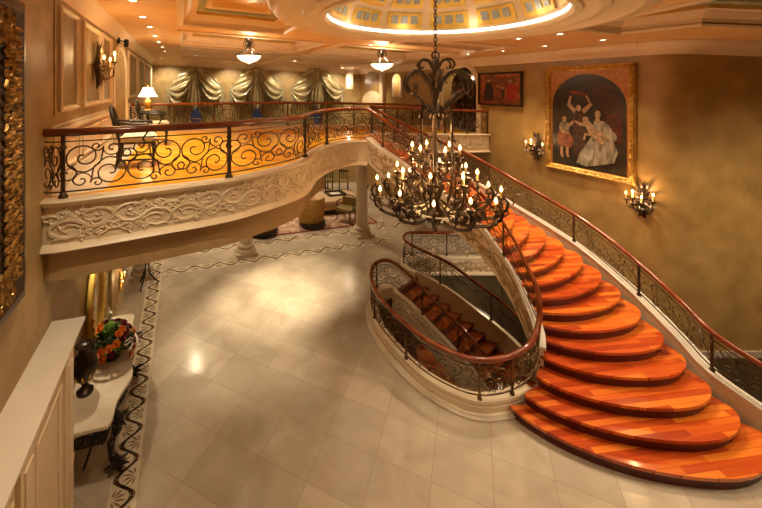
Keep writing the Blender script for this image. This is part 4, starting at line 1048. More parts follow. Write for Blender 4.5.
# standing child at left
blob(.20, .40, .075, .07, 'paint_satin'); shape([(.13, .38), (.27, .38), (.34, .27), (.30, .20), (.12, .21), (.09, .27)], 'paint_rust')
blob(.20, .50, .045, .038, 'paint_hair'); blob(.205, .493, .030, .030, 'paint_skin'); limb([(.26, .43), (.34, .47), (.36, .55)], [.022, .018, .012], 'paint_skin'); limb([(.15, .42), (.17, .36), (.27, .35)], [.02, .016, .012], 'paint_skin')
limb([(.17, .20), (.17, .12), (.19, .09)], .018, 'paint_skin'); limb([(.25, .20), (.25, .13), (.27, .10)], .018, 'paint_skin')
# standing figure with raised arms and tray
shape([(.34, .58), (.46, .58), (.52, .40), (.50, .14), (.34, .14), (.33, .40)], 'paint_brown')
limb([(.36, .58), (.27, .65), (.30, .74)], [.028, .022, .014], 'paint_skin'); limb([(.46, .58), (.56, .66), (.50, .75)], [.028, .022, .014], 'paint_skin')
blob(.41, .625, .050, .044, 'paint_hair'); blob(.405, .615, .034, .034, 'paint_skin'); blob(.39, .77, .13, .022, 'paint_rust', -.12)
# seated woman in satin
shape([(.60, .50), (.74, .50), (.80, .40), (.84, .30), (.88, .22), (.84, .12), (.66, .07), (.50, .035), (.38, .06), (.42, .16), (.52, .28), (.60, .38)], 'paint_satin')
blob(.70, .43, .115, .065, 'paint_satin', -.2); blob(.80, .36, .07, .055, 'paint_satin')
shape([(.52, .28), (.62, .30), (.58, .12), (.46, .05), (.42, .07)], 'paint_grey')
blob(.655, .575, .052, .050, 'paint_hair'); blob(.65, .562, .034, .040, 'paint_skin'); blob(.65, .505, .030, .03, 'paint_skin')
# child on the lap
limb([(.52, .47), (.58, .40), (.66, .33), (.72, .28)], [.035, .05, .035, .018], 'paint_skin'); blob(.50, .50, .038, .034, 'paint_skin'); limb([(.52, .46), (.44, .45), (.36, .48)], [.022, .018, .01], 'paint_skin'); limb([(.60, .40), (.70, .38), (.78, .32)], [.024, .02, .012], 'paint_skin')
limb([(.48, .30), (.50, .36), (.57, .36)], .014, 'paint_skin')
root, shape, blob, limb = picture('group_painting', 'smaller dark-framed painting of figures in red and black beside the gallery arch', on_right, t_right(524), t_right(480.5), 4.45, 5.43, .05, 'frame_dark', 'paint_scene', orn=None)
shape([(.0, .0), (1, .0), (1, .22), (0, .28)], 'paint_rust', 'painted_ground'); blob(.55, .75, .3, .16, 'paint_rust', nm='painted_cloud', wob=.1)
shape([(.16, .70), (.30, .72), (.36, .40), (.34, .10), (.08, .10), (.12, .40)], 'paint_hair'); blob(.23, .80, .045, .06, 'paint_skin'); blob(.23, .845, .05, .03, 'paint_hair')
blob(.47, .42, .06, .15, 'paint_rust'); blob(.47, .60, .03, .045, 'paint_skin'); blob(.59, .36, .05, .14, 'paint_brown'); blob(.59, .53, .028, .042, 'paint_skin')
shape([(.70, .66), (.84, .66), (.90, .38), (.86, .12), (.70, .12), (.66, .40)], 'paint_red'); blob(.77, .75, .04, .06, 'paint_skin'); limb([(.84, .62), (.92, .50), (.88, .40)], .03, 'paint_red')
root, shape, blob, limb = picture('carved_mirror', 'tall dark carved frame with gold leafwork, cut by the left edge of the photo', on_left, -3.3, -1.74, 3.17, 5.73, .46, 'frame_dark', 'mirror', orn='gold_dim', cat='mirror', depth=.08, seg=.17)
# ------------------------------------------------------------ oval gilt mirror low on the left wall
mt = 1.17; mz = 1.50
om = thing('oval_mirror', 'oval gilt mirror on the lower left wall above the flower arrangement', 'mirror', None, on_left(mt, mz))
c = Vector(on_left(mt, mz)); P = [Vector(on_left(mt+.46*math.cos(2*PI*i/40), mz+.62*math.sin(2*PI*i/40), .07))-c for i in range(40)]
MB().tube(P, .05, 8, closed=True).build('frame', 'gold_leaf', om, 60)
mb = MB(); disc(mb, on_left, mt, mz, .42, .58, .05, 40); mb.v = [(x-c.x, y-c.y, z-c.z) for x, y, z in mb.v]; mb.build('glass', 'mirror', om)
mb = MB()
for i in range(24):
    a = 2*PI*i/24; p = Vector(on_left(mt+.47*math.cos(a), mz+.63*math.sin(a), .11))-c; q = Vector(on_left(mt+.6*math.cos(a+.5), mz+.8*math.sin(a+.5), .11))-c; mb.leaf(p, q-p, (CV[0], CV[1], 0), .16, .035, .02)
mb.build('frame_leafwork', 'gold', om)

# ------------------------------------------------------------ console table
ct0, ct1, cz_ = -.64, 1.62, .90
con = thing('console_table', 'marble-topped console table with serpentine front and black iron scroll base by the left wall', 'table', None, on_left(.65, 0))
c = Vector(on_left(.65, 0))
def L3(t_, z, o): return Vector(on_left(t_, z, o))-c
def frontd(t_):
    u = (t_-ct0)/(ct1-ct0); return .52+.20*math.sin(PI*u)**.7+.035*math.cos(6*PI*u)
tp = [(ct0+(ct1-ct0)*i/40) for i in range(41)]
mb = MB(); poly = [tuple(L3(t_, 0, frontd(t_)))[:2] for t_ in tp]+[tuple(L3(ct1, 0, .012))[:2], tuple(L3(ct0, 0, .012))[:2]]
mb.prism(ccw(poly), cz_-.04, cz_).build('marble_top', 'marble_top', con)
mb = MB(); pl2 = offs(ccw(poly), .035); mb.prism(pl2, cz_-.075, cz_-.04).build('top_moulding', 'bronze', con)
ap = Path([tuple(L3(t_, cz_-.21, frontd(t_)-.06)) for t_ in tp], smooth=False)
mb = MB()
nu = 7
for i in range(nu):
    for s_ in scroll_unit(i*ap.L/nu, ap.L/nu, 0, .13, i % 2, .8): mb.tube([ap.map(u, v) for u, v in s_], .011, 5)
sweep(mb, ap, [(-.01, -.012), (-.01, .012), (.01, .012), (.01, -.012)]); 
for te in (ct0+.03, ct1-.03):
    ep = Path([tuple(L3(te, cz_-.21, .03)), tuple(L3(te, cz_-.21, frontd(te)-.04))], smooth=False)
    for i in range(3):
        for s_ in scroll_unit(i*ep.L/3, ep.L/3, 0, .13, i % 2, .8): mb.tube([ep.map(u, v) for u, v in s_], .013, 5)
    sweep(mb, ep, [(-.01, -.012), (-.01, .012), (.01, .012), (.01, -.012)])
mb.build('apron', 'black', con)
for lt in (ct0+.32, ct1-.35):
    mb = MB(); o = frontd(lt)-.05
    mb.tube([L3(lt, .84, o), L3(lt-.02, .72, o+.10), L3(lt, .55, o+.08), L3(lt+.03, .38, o-.04), L3(lt, .2, o-.02), L3(lt, .05, o+.07), L3(lt, .012, o+.12)], [.035, .05, .045, .03, .026, .03, .02], 8)
    for k, (z, rr, sg_) in enumerate(((.62, .11, 1), (.40, .09, -1), (.16, .085, 1))):
        for side in (-1, 1):
            sp_ = spiral(0, 0, rr, PI/2, 1.3, side, 14); mb.tube([L3(lt+x*.8+side*rr*.6, z+y, o+.02) for x, y in sp_], .012, 5)
    for k in range(18):
        a = 2*PI*k/18; z = .70 if k % 2 else .12
        mb.leaf(L3(lt, z, o+.06), Vector((math.cos(a), math.sin(a), .35*math.sin(3*a))), (0, 0, 1), .17, .045, .025)
    mb.build('leg', 'black', con, 50)
mb = MB(); mb.tube([L3(ct0+.32, .14, .22), L3(.3, .22, .3), L3(.65, .17, .34), L3(1.0, .22, .3), L3(ct1-.35, .14, .22)], .018, 6)
mb.build('stretcher', 'black', con)

# ------------------------------------------------------------ flowers on the console
fb = thing('flower_arrangement', 'bouquet of orange and burgundy roses with greenery in a dark bowl on the marble console', 'flowers', None, on_left(.55, cz_, .40))
MB().lathe([(.09, 0), (.10, .015), (.06, .03), (.07, .05), (.14, .10), (.155, .15), (.14, .155), (.12, .12)], n=20).build('bowl', 'bronze', fb, 50)
rnd = random.Random(3)
mb = MB()
for k in range(420):
    a = rnd.uniform(0, 2*PI); e = rnd.uniform(-.15, 1.35); R = rnd.uniform(.10, .25); p = Vector((math.cos(a)*math.cos(e)*R, math.sin(a)*math.cos(e)*R*1.2, .17+math.sin(e)*R*1.2)); mb.leaf(p, Vector((math.cos(a+rnd.uniform(-1, 1)), math.sin(a+rnd.uniform(-1, 1)), rnd.uniform(-.3, 1))), (rnd.uniform(-1, 1), rnd.uniform(-1, 1), 1), rnd.uniform(.06, .11), .02, .006)
mb.build('foliage', 'leaf', fb)
mb = MB()
for k in range(160):
    q = Vector((-.04, -.02, .44)); v = Vector((rnd.gauss(0, 1), rnd.gauss(0, 1), rnd.gauss(0, 1))).normalized(); mb.leaf(q+v*.05, v, v.orthogonal(), .07, .022, .006)
mb.build('hydrangea', 'leaf_light', fb)
mb = MB()
for k in range(60):
    q = Vector((.16, -.20, .30)); v = Vector((rnd.gauss(0, 1), rnd.gauss(0, 1), rnd.gauss(0, 1))).normalized(); mb.leaf(q+v*.03, v, v.orthogonal(), .045, .015, .005)
mb.build('filler_bloom', 'leaf_light', fb)
def rose(p, r, m):
    d = Vector(p)-Vector((0, 0, .15)); d.normalize(); ax = d.to_track_quat('Z', 'Y').to_matrix()
    mb = MB()
    for ring, (n, rr, hh, op) in enumerate(((6, 1.0, .35, .95), (5, .72, .55, .6), (4, .42, .7, .3))):
        for i in range(n):
            a = 2*PI*i/n+ring*.5; vs = []
            for q_ in (-.55, 0, .55):
                for h, k in ((-.3, .25), (.15, .9), (hh, op+.12)):
                    vs.append(Vector(p)+ax @ Vector((math.cos(a+q_*1.1)*rr*r*k, math.sin(a+q_*1.1)*rr*r*k, h*r)))
            mb.add(vs, [(0, 3, 4, 1), (1, 4, 5, 2), (3, 6, 7, 4), (4, 7, 8, 5)])
    mb.ball(Vector(p)+ax @ Vector((0, 0, .15*r)), r*.38, 6, 4)
    return mb.build('rose', m, fb, 60)
for k in range(36):
    a = k*2.399; e = -.35+1.55*((k*0.7548) % 1); R = .300
    p = (math.cos(a)*math.cos(e)*R, math.sin(a)*math.cos(e)*R*1.25, .19+math.sin(e)*R*1.15); rose(p, .052, 'rose_orange' if k % 5 in (0, 2, 3) else 'rose_red')
mb = MB(); mb.tube([(-.08, .12, .2), (-.12, .16, .42), (-.10, .14, .60)], [.006, .014, .035], 8); mb.leaf((-.10, .14, .52), (.0, -.2, 1), (1, 0, 0), .22, .04, .01); mb.build('calla_lily', 'lily', fb, 50)

# bronze urn behind the flowers
ur = thing('bronze_urn', 'dark bronze urn on the near end of the console, beside the flowers', 'urn', None, on_left(-.02, cz_, .17))
MB().lathe([(.10, 0), (.105, .03), (.07, .05), (.04, .10), (.06, .15), (.13, .24), (.155, .34), (.15, .42), (.10, .50), (.065, .56), (.08, .61), (.11, .64), (.09, .65), (.05, .62)], n=24).build('body', 'bronze', ur, 50)
mb = MB()
for s_ in (-1, 1):
    mb.tube([(0, s_*.10, .58), (0, s_*.17, .60), (0, s_*.20, .50), (0, s_*.16, .40)], [.012, .016, .014, .010], 7)
    mb.leaf((0, s_*.2, .5), (0, s_*.3, 1), (1, 0, 0), .12, .03, .01)
mb.build('handle', 'bronze', ur, 50)
mb = MB()
for k in range(10):
    a = 2*PI*k/10; mb.leaf((math.cos(a)*.07, math.sin(a)*.07, .16), (math.cos(a)*.6, math.sin(a)*.6, 1), (math.cos(a), math.sin(a), 0), .18, .035, .015)
mb.build('leaf_relief', 'gold', ur)

# dark urn on stand at the mosaic corner, under the balcony
us = thing('urn_stand', 'dark iron urn on a scrolled stand where the mosaic borders meet under the balcony', 'plant stand', None, (-3.72, 9.02, 0))
mb = MB()
for k in range(3):
    a = 2*PI*k/3+.4; ca, sa = math.cos(a), math.sin(a)
    mb.tube([(ca*.24, sa*.24, .01), (ca*.28, sa*.28, .07), (ca*.20, sa*.20, .16), (ca*.06, sa*.06, .35), (ca*.05, sa*.05, .6), (ca*.18, sa*.18, .78), (ca*.24, sa*.24, .76)], .018, 6)
    mb.tube([(ca*(.14+x), sa*(.14+x), .30+y) for x, y in spiral(0, 0, .09, 0, 1.3, 1)], .012, 5)
mb.build('stand', 'black', us, 50)
MB().lathe([(.10, .66), (.14, .70), (.08, .76), (.20, .92), (.27, 1.06), (.26, 1.16), (.30, 1.22), (.27, 1.24), (.2, 1.18)], n=22).build('urn_bowl', 'bronze', us, 50)

# ------------------------------------------------------------ carved armchairs upstairs
def armchair(loc, rz, label, group='black carved armchairs on the upper floor', m='black', seatm='fabric_cream', name='carved_armchair'):
    t = thing(name, label, 'chair', group, loc, rz)
    # faces +x
    for (x, y) in ((.24, .26), (.24, -.26), (-.22, .22), (-.22, -.22)):
        mb = MB()
        if x > 0: mb.tube([(x, y, .40), (x+.015, y, .25), (x, y, .1), (x, y, 0)], [.028, .024, .018, .022], 8)
        else: mb.tube([(x, y, .42), (x-.02, y, .25), (x-.07, y, 0)], [.026, .022, .020], 8)
        mb.build('leg', m, t, 50)
    mb = MB(); 
    for a, b in (((.24, .26), (-.24, .22)), ((.24, -.26), (-.24, -.22)), ((.24, .26), (.24, -.26)), ((-.24, .22), (-.24, -.22))):
        mb.tube([(a[0], a[1], .12), (b[0], b[1], .12)], .014, 6); mb.tube([(a[0], a[1], .39), (b[0], b[1], .39)], .028, 6)
    mb.build('seat_rail', m, t, 50)
    mb = MB(); vs = []; mb.prism([(.28, -.29), (.30, 0), (.28, .29), (-.22, .25), (-.24, 0), (-.22, -.25)], .40, .455)
    mb.prism([(.25, -.26), (.27, 0), (.25, .26), (-.19, .22), (-.21, 0), (-.19, -.22)], .455, .485); mb.build('seat', seatm, t, 60)
    mb = MB(); B = []
    for i in range(28):
        a = 2*PI*i/28; yy = .25*math.cos(a); zz = .72+.235*math.sin(a); B.append((-.24-.13*(zz-.42)/.5, yy, zz))
    mb.tube(B, .024, 7, closed=True); mb.tube([(-.24, .2, .42), (-.27, .22, .56), (-.29, .235, .66)], .022, 6); mb.tube([(-.24, -.2, .42), (-.27, -.22, .56), (-.29, -.235, .66)], .022, 6)
    mb.build('back_frame', m, t, 60)
    mb = MB(); bx = lambda z: -.24-.13*(z-.42)/.5
    for s_ in (-1, 0, 1): mb.tube([(bx(.47), s_*.04, .47), (bx(.62), s_*.10, .62), (bx(.78), s_*.05, .78), (bx(.95), s_*.10, .95)], .013, 5)
    mb.tube([(bx(.72), -.24, .72), (bx(.72), .24, .72)], .011, 5); mb.build('back_splat', m, t, 50)
    for s_ in (-1, 1):
        mb = MB(); mb.tube([(-.31, s_*.22, .70), (-.10, s_*.29, .68), (.12, s_*.30, .67), (.20, s_*.30, .65), (.22, s_*.30, .62)], [.018, .022, .024, .026, .018], 7)
        mb.tube([(.14, s_*.30, .66), (.17, s_*.30, .56), (.10, s_*.28, .46), (.12, s_*.27, .40)], .018, 6); mb.build('arm', m, t, 60)
    return t
armchair((-2.54, 5.80, ZU+.001), RZ+.05, 'black carved armchair with cream seat nearest the balcony railing')
armchair((-3.10, 7.95, ZU+.001), RZ+.0, 'black carved armchair with cream seat further back beside the lamp table')

# lamp table and lamp
lt = thing('side_table', 'small dark round table carrying the lit lamp in the far left corner upstairs', 'table', None, (-3.80, 9.3, ZU))
MB().lathe([(.24, .60), (.26, .61), (.26, .63), (.24, .64)], n=28).build('table_top', 'bronze', lt, 50)
MB().lathe([(.05, .08), (.03, .14), (.045, .3), (.03, .45), (.05, .60)], n=16).build('pedestal', 'bronze', lt, 50)
for k in range(3):
    a = 2*PI*k/3+.3; MB().tube([(0, 0, .12), (math.cos(a)*.12, math.sin(a)*.12, .10), (math.cos(a)*.22, math.sin(a)*.22, .02)], [.025, .02, .02], 6).build('foot', 'bronze', lt, 50)
tl = thing('table_lamp', 'lit table lamp with cream bell shade and gilt base in the upper left corner', 'lamp', None, (-3.80, 9.3, ZU+.64))
MB().lathe([(.09, 0), (.10, .02), (.06, .05), (.08, .10), (.095, .18), (.07, .26), (.03, .30), (.02, .38)], n=18).build('base', 'gold', tl, 50)
MB().lathe([(.24, .36), (.20, .42), (.155, .50), (.125, .58), (.12, .60), (.117, .60), (.152, .50), (.196, .42), (.236, .36)], n=26).build('lamp_shade', 'shade', tl, 50)
MB().lathe([(.01, .38), (.01, .62), (.018, .64), (.004, .67)], n=8).build('finial', 'gold', tl)
lamp('bulb', 'POINT', (0, 0, .48), 16, WARM, .05, parent=tl)

# ------------------------------------------------------------ arch: dark armoire in the passage
am = thing('armoire', 'tall dark carved cabinet seen through the arched opening at the end of the gallery', 'cabinet', None, on_right(4.75, 3.52, -.75), math.atan2(-CV[1], -CV[0]))
MB().box((0, 0, .95), (.40, .85, 1.8)).box((0, 0, .05), (.46, .92, .1)).box((0, 0, 1.88), (.48, .95, .08)).build('body', 'frame_dark', am)
for s_ in (-1, 1):
    d_ = MB().box((.21, s_*.21, 1.0), (.03, .38, 1.55)).build('door', 'bronze', am)
    mb = MB(); mb.tube([(.23, s_*.21+.13*math.cos(2*PI*i/16), 1.35+.25*math.sin(2*PI*i/16)) for i in range(16)], .015, 5, closed=True)
    mb.tube([(.23, s_*.21+.13*math.cos(2*PI*i/16), .65+.25*math.sin(2*PI*i/16)) for i in range(16)], .015, 5, closed=True); mb.build('door_carving', 'paint_rust', d_)
mb = MB(); mb.tube([(.1, y*.42, 1.92+.18*math.cos(y*PI/2)) for y in [i/8-1 for i in range(17)]], .035, 6); mb.build('crest', 'frame_dark', am, 60)

# ------------------------------------------------------------ hanging bowl lamps
def pendant(px, py_top, label):
    x, y = ceil_at(px, py_top); z = ceil_z(x, y); t = thing('ceiling_pendant', label, 'ceiling lamp', 'alabaster bowl pendants', (x, y, z))
    MB().lathe([(.10, 0), (.11, -.02), (.06, -.05), (.03, -.10), (.05, -.16), (.03, -.22), (.02, -.30)], n=16).build('stem', 'bronze', t, 50)
    mb = MB()
    for k in range(6):
        a = 2*PI*k/6; ca, sa = math.cos(a), math.sin(a)
        mb.tube([(ca*.03, sa*.03, -.16), (ca*.12, sa*.12, -.10), (ca*.13, sa*.13, -.20), (ca*.08, sa*.08, -.26), (ca*.16, sa*.16, -.34), (ca*.30, sa*.30, -.42)], .010, 5)
        mb.leaf((ca*.05, sa*.05, -.12), (ca, sa, .9), (0, 0, 1), .12, .03, .01)
    mb.build('arms', 'bronze', t, 50)
    MB().tube([(math.cos(2*PI*i/32)*.315, math.sin(2*PI*i/32)*.315, -.43) for i in range(32)], .014, 6, closed=True).build('rim', 'bronze', t, 60)
    MB().lathe([(.305, -.43), (.27, -.50), (.18, -.57), (.06, -.61), (.03, -.615), (.02, -.64), (.06, -.60), (.17, -.56), (.26, -.49), (.295, -.43)], n=28).build('bowl', 'bowl', t, 60)
    lamp('bulb', 'POINT', (0, 0, -.36), 26, WARM, .08, parent=t)
pendant(249, 38, 'bronze and alabaster bowl lamp hanging from the ceiling in front of the middle window')
pendant(382, 47.5, 'bronze and alabaster bowl lamp hanging left of the chandelier chain')

# ------------------------------------------------------------ great chandelier
chx, chy = DC; zc = ceil_z(*DC)
ch = thing('chandelier', 'huge wrought iron chandelier with tiers of lit candles hanging from the dome over the stairs', 'chandelier', None, (chx, chy, 3.0))
Z0 = 3.0
MB().lathe([(.12, zc+.99-Z0), (.13, zc+.96-Z0), (.05, zc+.90-Z0), (.02, zc+.85-Z0)], n=16).build('ceiling_rose', 'bronze', ch, 50)
mb = MB(); z = 2.46; k = 0
while z < zc+.88-Z0:
    L = [((.020*math.cos(2*PI*i/10) if k % 2 else 0), (0 if k % 2 else .020*math.cos(2*PI*i/10)), z+.03+.036*math.sin(2*PI*i/10)) for i in range(10)]
    mb.tube(L, .007, 5, closed=True); z += .055; k += 1
mb.build('chain', 'iron', ch, 60)
MB().lathe([(.004, -.02), (.02, .0), (.035, .03), (.02, .06), (.05, .09), (.10, .13), (.14, .20), (.13, .27), (.07, .33), (.05, .42), (.08, .50), (.10, .60), (.06, .70), (.03, .80), (.018, 1.2), (.018, 1.75), (.03, 1.8), (.05, 1.95), (.055, 2.1), (.05, 2.25), (.025, 2.32), (.015, 2.44)], n=16).build('stem', 'iron', ch, 50)
mb = MB(); mb.tube([(.05*math.cos(2*PI*i/16), 0, 2.44+.05*math.sin(2*PI*i/16)) for i in range(16)], .012, 6, closed=True); mb.build('hanging_ring', 'iron', ch, 60)
for k in range(6):
    a = 2*PI*k/6+.3; ca, sa = math.cos(a), math.sin(a); mb = MB()
    R = lambda r, z: (ca*r, sa*r, z)
    mb.stube([R(.05, 2.0), R(.14, 2.12), R(.26, 2.22), R(.40, 2.18), R(.46, 2.06), R(.42, 1.94), R(.33, 1.92), R(.29, 1.99), R(.33, 2.05)], [.02, .022, .024, .024, .022, .02, .016, .013, .01], 6)
    mb.stube([R(.04, 2.25), R(.10, 2.36), R(.20, 2.38), R(.26, 2.31), R(.22, 2.25), R(.18, 2.29)], [.014, .017, .017, .015, .012, .008], 6)
    mb.stube([R(.06, 1.75), R(.14, 1.68), R(.20, 1.78), R(.30, 1.86), R(.38, 1.94)], [.014, .018, .02, .02, .016], 6)
    if k % 2: mb.stube([R(.20, 1.78), R(.225, 1.6), R(.225, 1.2), R(.24, .95), R(.20, .55), R(.12, .30)], [.014, .018, .014, .016, .018, .012], 6)
    for (r, z) in ((.2, 1.62), (.23, 1.3), (.12, 2.1), (.3, 2.2), (.44, 2.08), (.24, 1.0)):
        for s_ in (-1, 1): mb.leaf(R(r, z), (ca*.4-sa*s_*.5, sa*.4+ca*s_*.5, -.8 if s_ > 0 else .6), (ca, sa, 0), .085, .022, .01)
    mb.build('crown_scroll', 'iron', ch, 50)
mb = MB()
for k in range(14):
    a = 2*PI*k/14
    for z, L, zz in ((1.78, .26, -1), (2.1, .12, 1), (.5, .2, 1), (.3, .16, -1)):
        mb.leaf((math.cos(a)*.05, math.sin(a)*.05, z), (math.cos(a)*.45, math.sin(a)*.45, zz), (math.cos(a), math.sin(a), 0), L, .035, .014)
mb.build('acanthus_leaves', 'iron', ch, 50)
def candle_arm(a, r, zf, tier, rise):
    ca, sa = math.cos(a), math.sin(a); R = lambda q, z, w_=0: (ca*q-sa*w_, sa*q+ca*w_, z); ztop = zf-.17
    mb = MB()
    if tier == 0:
        pts = [R(.10, .24), R(.30, .20), R(.52, .22), R(.72, .29), R(.86, .40), R(.88, .50), R(.82, .57), R(.77, .54), R(.78, .48)]
        mb.tube(pts, [.018, .022, .022, .022, .02, .018, .014, .011, .008], 6)
        mb.stube([R(.72, .29), R(.80, .33), R(r, ztop-.14), R(r, ztop)], [.016, .016, .013, .012], 6)
        mb.tube([R(.40+x, .33+y) for x, y in spiral(0, 0, .12, -PI/2, 1.3, 1, 14)], .012, 5)
        mb.tube([R(.62+x, .40+y) for x, y in spiral(0, 0, .10, -PI/2, 1.2, -1, 14)], .011, 5)
        mb.stube([R(.88, .45), R(.94, .50), R(.92, .56)], [.012, .01, .006], 5)
    elif tier == 1:
        mb.stube([R(.06, .45), R(.22, .34), R(.40, .38), R(r, ztop-.20), R(r, ztop)], [.014, .018, .018, .015, .012], 6)
        mb.tube([R(.30+x, .50+y) for x, y in spiral(0, 0, .10, -PI/2, 1.3, 1, 14)], .011, 5)
    else:
        mb.stube([R(.04, .82), R(.14, .72), R(.24, .76), R(r, ztop-.18), R(r, ztop)], [.012, .015, .015, .013, .011], 6)
        mb.tube([R(.18+x, .90+y) for x, y in spiral(0, 0, .08, -PI/2, 1.3, 1, 12)], .010, 5)
    for (q, z) in ((r*.7, .30+.32*tier), (r*.95, ztop-.12)):
        for s_ in (-1, 1): mb.leaf(R(q, z), (ca*.4-sa*s_*.6, sa*.4+ca*s_*.6, .55), (ca, sa, .3), .14, .038, .014)
    mb.lathe([(.012, -.02), (.045, 0), (.055, .02), (.05, .025), (.014, .012)], R(r, ztop), 10)
    ar = mb.build('candle_arm', 'iron', ch, 50)
    MB().lathe([(.016, 0), (.015, .085)], R(r, ztop+.01), 8).build('candle', 'candle', ar, 40)
    MB().lathe([(.004, 0), (.017, .014), (.020, .03), (.013, .052), (.003, .075)], R(r, ztop+.095), 8).build('flame', 'flame', ar, 60)
    cm = MB()
    for w_ in (-.04, .04):
        q = R(r+.02, ztop-.02, w_); cm.tube([q, (q[0], q[1], q[2]-.05)], .002, 3); cm.ball((q[0], q[1], q[2]-.085), (.013, .013, .03), 6, 4)
    q = R(r*.9, .10+.3*tier); cm.ball((q[0], q[1], q[2]-.09), (.02, .02, .035), 8, 6); cm.tube([q, (q[0], q[1], q[2]-.06)], .002, 3)
    cm.build('crystal_drop', 'crystal', ar, 60)
for k in range(12): candle_arm(2*PI*k/12+.13, .80, .66 + (.05 if k % 2 else 0), 0, 0)
for k in range(8): candle_arm(2*PI*k/8+.3, .52, .92, 1, 0)
for k in range(6): candle_arm(2*PI*k/6+.55, .31, 1.22, 2, 0)
MB().lathe([(.04, .14), (.16, .17), (.27, .25), (.30, .285), (.285, .285), (.15, .19), (.03, .16)], n=24).build('glass_bowl', 'bowl_dim', ch, 60)
mb = MB(); mb.lathe([(.004, -.10), (.02, -.07), (.012, -.045), (.004, -.02)], n=8).build('finial_drop', 'crystal', ch, 60)
for k in range(4):
    a = 2*PI*k/4+.5; lamp('lamp', 'POINT', (math.cos(a)*.62, math.sin(a)*.62, .86), 11, WARM2, .08, parent=ch)
lamp('lamp', 'POINT', (0, .0, 1.42), 10, WARM2, .08, parent=ch)

# ------------------------------------------------------------ sitting room beyond the columns
rg = thing('area_rug', 'large patterned rug with a dark red border under the gold armchairs', 'rug', None, ST(4.6, 8.6, 0), RZ)
MB().box((0, .1, .006), (7.4, 4.9, .010)).build('rug_border', 'rug_red', rg)
MB().box((0, .1, .009), (7.2, 4.7, .009)).build('rug_field', 'rug', rg)
def barrel_chair(x, y, rz, label):
    t = thing('barrel_armchair', label, 'chair', 'gold upholstered barrel chairs', (x, y, .015), rz); t.scale = (1.08, 1.08, 1.18)
    mb = MB(); prof = []; N = 16; vs = []
    for i in range(N+1):
        a = PI*(1-i/N)*1.0-PI/2*0; th = -PI/2+PI*i/N
        # U shell open to +y
        ca, sa = math.cos(th+PI), math.sin(th+PI)
        u = -PI*.02-PI*.96*i/N; cx, cy = math.cos(u), math.sin(u); h = .66+.20*min(1, 2.2*math.sin(PI*i/N))**.8
        for r, z in ((.44, .12), (.47, .4), (.49, h-.03), (.46, h), (.38, h-.03), (.34, .4), (.34, .12)): vs.append((cx*r, cy*r*.95+.12, z))
    fs = [(i*7+j, i*7+(j+1) % 7, (i+1)*7+(j+1) % 7, (i+1)*7+j) for i in range(N) for j in range(7)]+[tuple(range(6, -1, -1)), tuple(N*7+j for j in range(7))]
    mb.add(vs, fs).build('shell', 'fabric_gold', t, 50)
    MB().box((0, .16, .26), (.66, .66, .22)).build('seat_base', 'fabric_gold', t); MB().prism([(-.33, -.12), (.33, -.12), (.35, .3), (.31, .5), (-.31, .5), (-.35, .3)], .37, .50).build('seat_cushion', 'fabric_tan', t)
    MB().lathe([(.44, .05), (.44, .15)], n=24).build('base_band', 'black', t, 40)
    for sx, sy in ((.3, -.2), (-.3, -.2), (.3, .3), (-.3, .3)): MB().lathe([(.025, 0), (.03, .05)], (sx, sy, 0), 8).build('leg', 'black', t)
barrel_chair(.62, 12.95, RZ+.1, 'gold upholstered barrel armchair with its back to the hall, left of the clear column')
barrel_chair(-1.05, 12.25, RZ+.1, 'second gold barrel armchair, mostly hidden behind the balcony curve')
ot = thing('ottoman_table', 'wide low tan upholstered ottoman on a dark base in the sitting room', 'ottoman', None, (1.62, 14.85, .015), RZ)
MB().box((0, 0, .12), (1.7, 1.3, .12)).build('base', 'black', ot)
for sx in (-.75, .75):
    for sy in (-.55, .55): MB().box((sx, sy, .03), (.1, .1, .06)).build('leg', 'black', ot)
MB().prism([(-.9, -.7), (.9, -.7), (.9, .7), (-.9, .7)], .18, .46).prism([(-.86, -.66), (.86, -.66), (.86, .66), (-.86, .66)], .46, .50).build('upholstered_top', 'fabric_tan', ot)
tr = thing('serving_tray', 'dark framed tray lying on the tan ottoman', 'tray', None, (1.68, 15.1, .516), RZ)
MB().box((0, 0, .012), (.78, .62, .022)).build('tray_base', 'frame_dark', tr)
MB().box((0, .30, .035), (.78, .03, .05)).box((0, -.30, .035), (.78, .03, .05)).box((.38, 0, .035), (.03, .62, .05)).box((-.38, 0, .035), (.03, .62, .05)).build('tray_rim', 'black', tr)
MB().box((0, 0, .026), (.40, .30, .004)).build('tray_inlay', 'lily', tr)
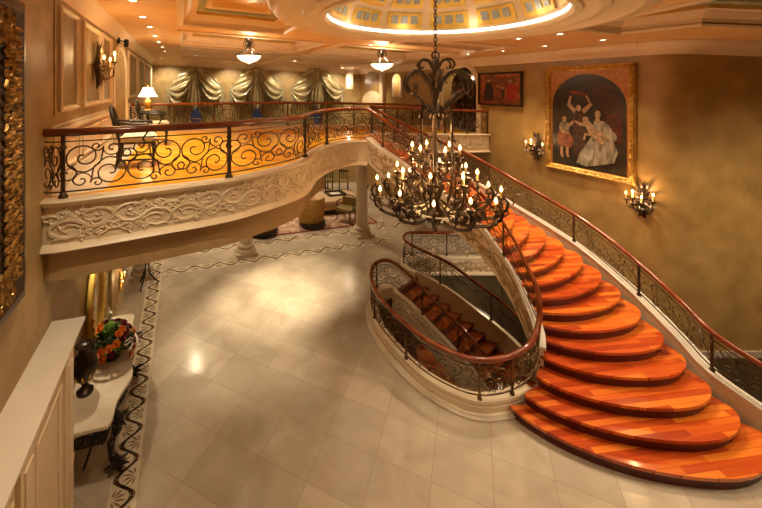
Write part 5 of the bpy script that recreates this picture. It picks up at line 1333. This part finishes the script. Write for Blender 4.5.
oc = thing('open_armchair', 'small olive upholstered chair with curved wooden legs just left of the clear column', 'chair', None, (1.93, 13.45, .015), RZ+2.2)
for sx, sy in ((.25, .24), (-.25, .24), (.22, -.22), (-.22, -.22)):
    k1 = 1.25 if sy > 0 else 1.1
    MB().tube([(sx, sy, .40), (sx*1.15, sy*1.15, .30), (sx*1.0, sy*1.0, .12), (sx*k1, sy*k1, .02)], [.035, .03, .017, .022], 7).build('leg', 'frame_dark', oc, 50)
MB().prism([(-.30, -.27), (.30, -.27), (.33, .1), (.28, .3), (-.28, .3), (-.33, .1)], .38, .50).build('seat', 'fabric_olive', oc)
MB().prism([(-.27, -.30), (.27, -.30), (.27, -.22), (-.27, -.22)], .48, .80).build('backrest', 'fabric_olive', oc)
MB().tube([(-.29, -.26, .45), (-.30, -.28, .78), (-.15, -.29, .86), (.15, -.29, .86), (.30, -.28, .78), (.29, -.26, .45)], .022, 6).build('back_frame', 'frame_dark', oc, 50)
for s_ in (-1, 1): MB().tube([(s_*.30, -.26, .70), (s_*.35, .0, .70), (s_*.36, .14, .67), (s_*.32, .12, .50)], .02, 6).build('arm', 'frame_dark', oc, 50)
def side_chair(x, y, rz, label):
    t = thing('dining_chair', label, 'chair', 'dark chairs at the back of the sitting room', (x, y, .001), rz)
    for sx, sy in ((.2, .2), (-.2, .2), (.2, -.2), (-.2, -.2)): MB().box((sx, sy, .225), (.04, .04, .45)).build('leg', 'black', t)
    MB().box((0, 0, .47), (.46, .46, .05)).build('seat', 'fabric_olive', t)
    MB().box((-.2, -.21, .75), (.035, .035, .55)).box((.2, -.21, .75), (.035, .035, .55)).box((0, -.21, 1.0), (.43, .03, .08)).box((0, -.21, .8), (.03, .02, .4)).box((.1, -.21, .8), (.03, .02, .4)).box((-.1, -.21, .8), (.03, .02, .4)).build('backrest', 'black', t)
side_chair(1.55, 17.6, RZ+.2, 'dark slat-back chair at the left of the pair at the back of the sitting room')
side_chair(2.35, 17.4, RZ-.4, 'dark slat-back chair at the right of the pair at the back of the sitting room')
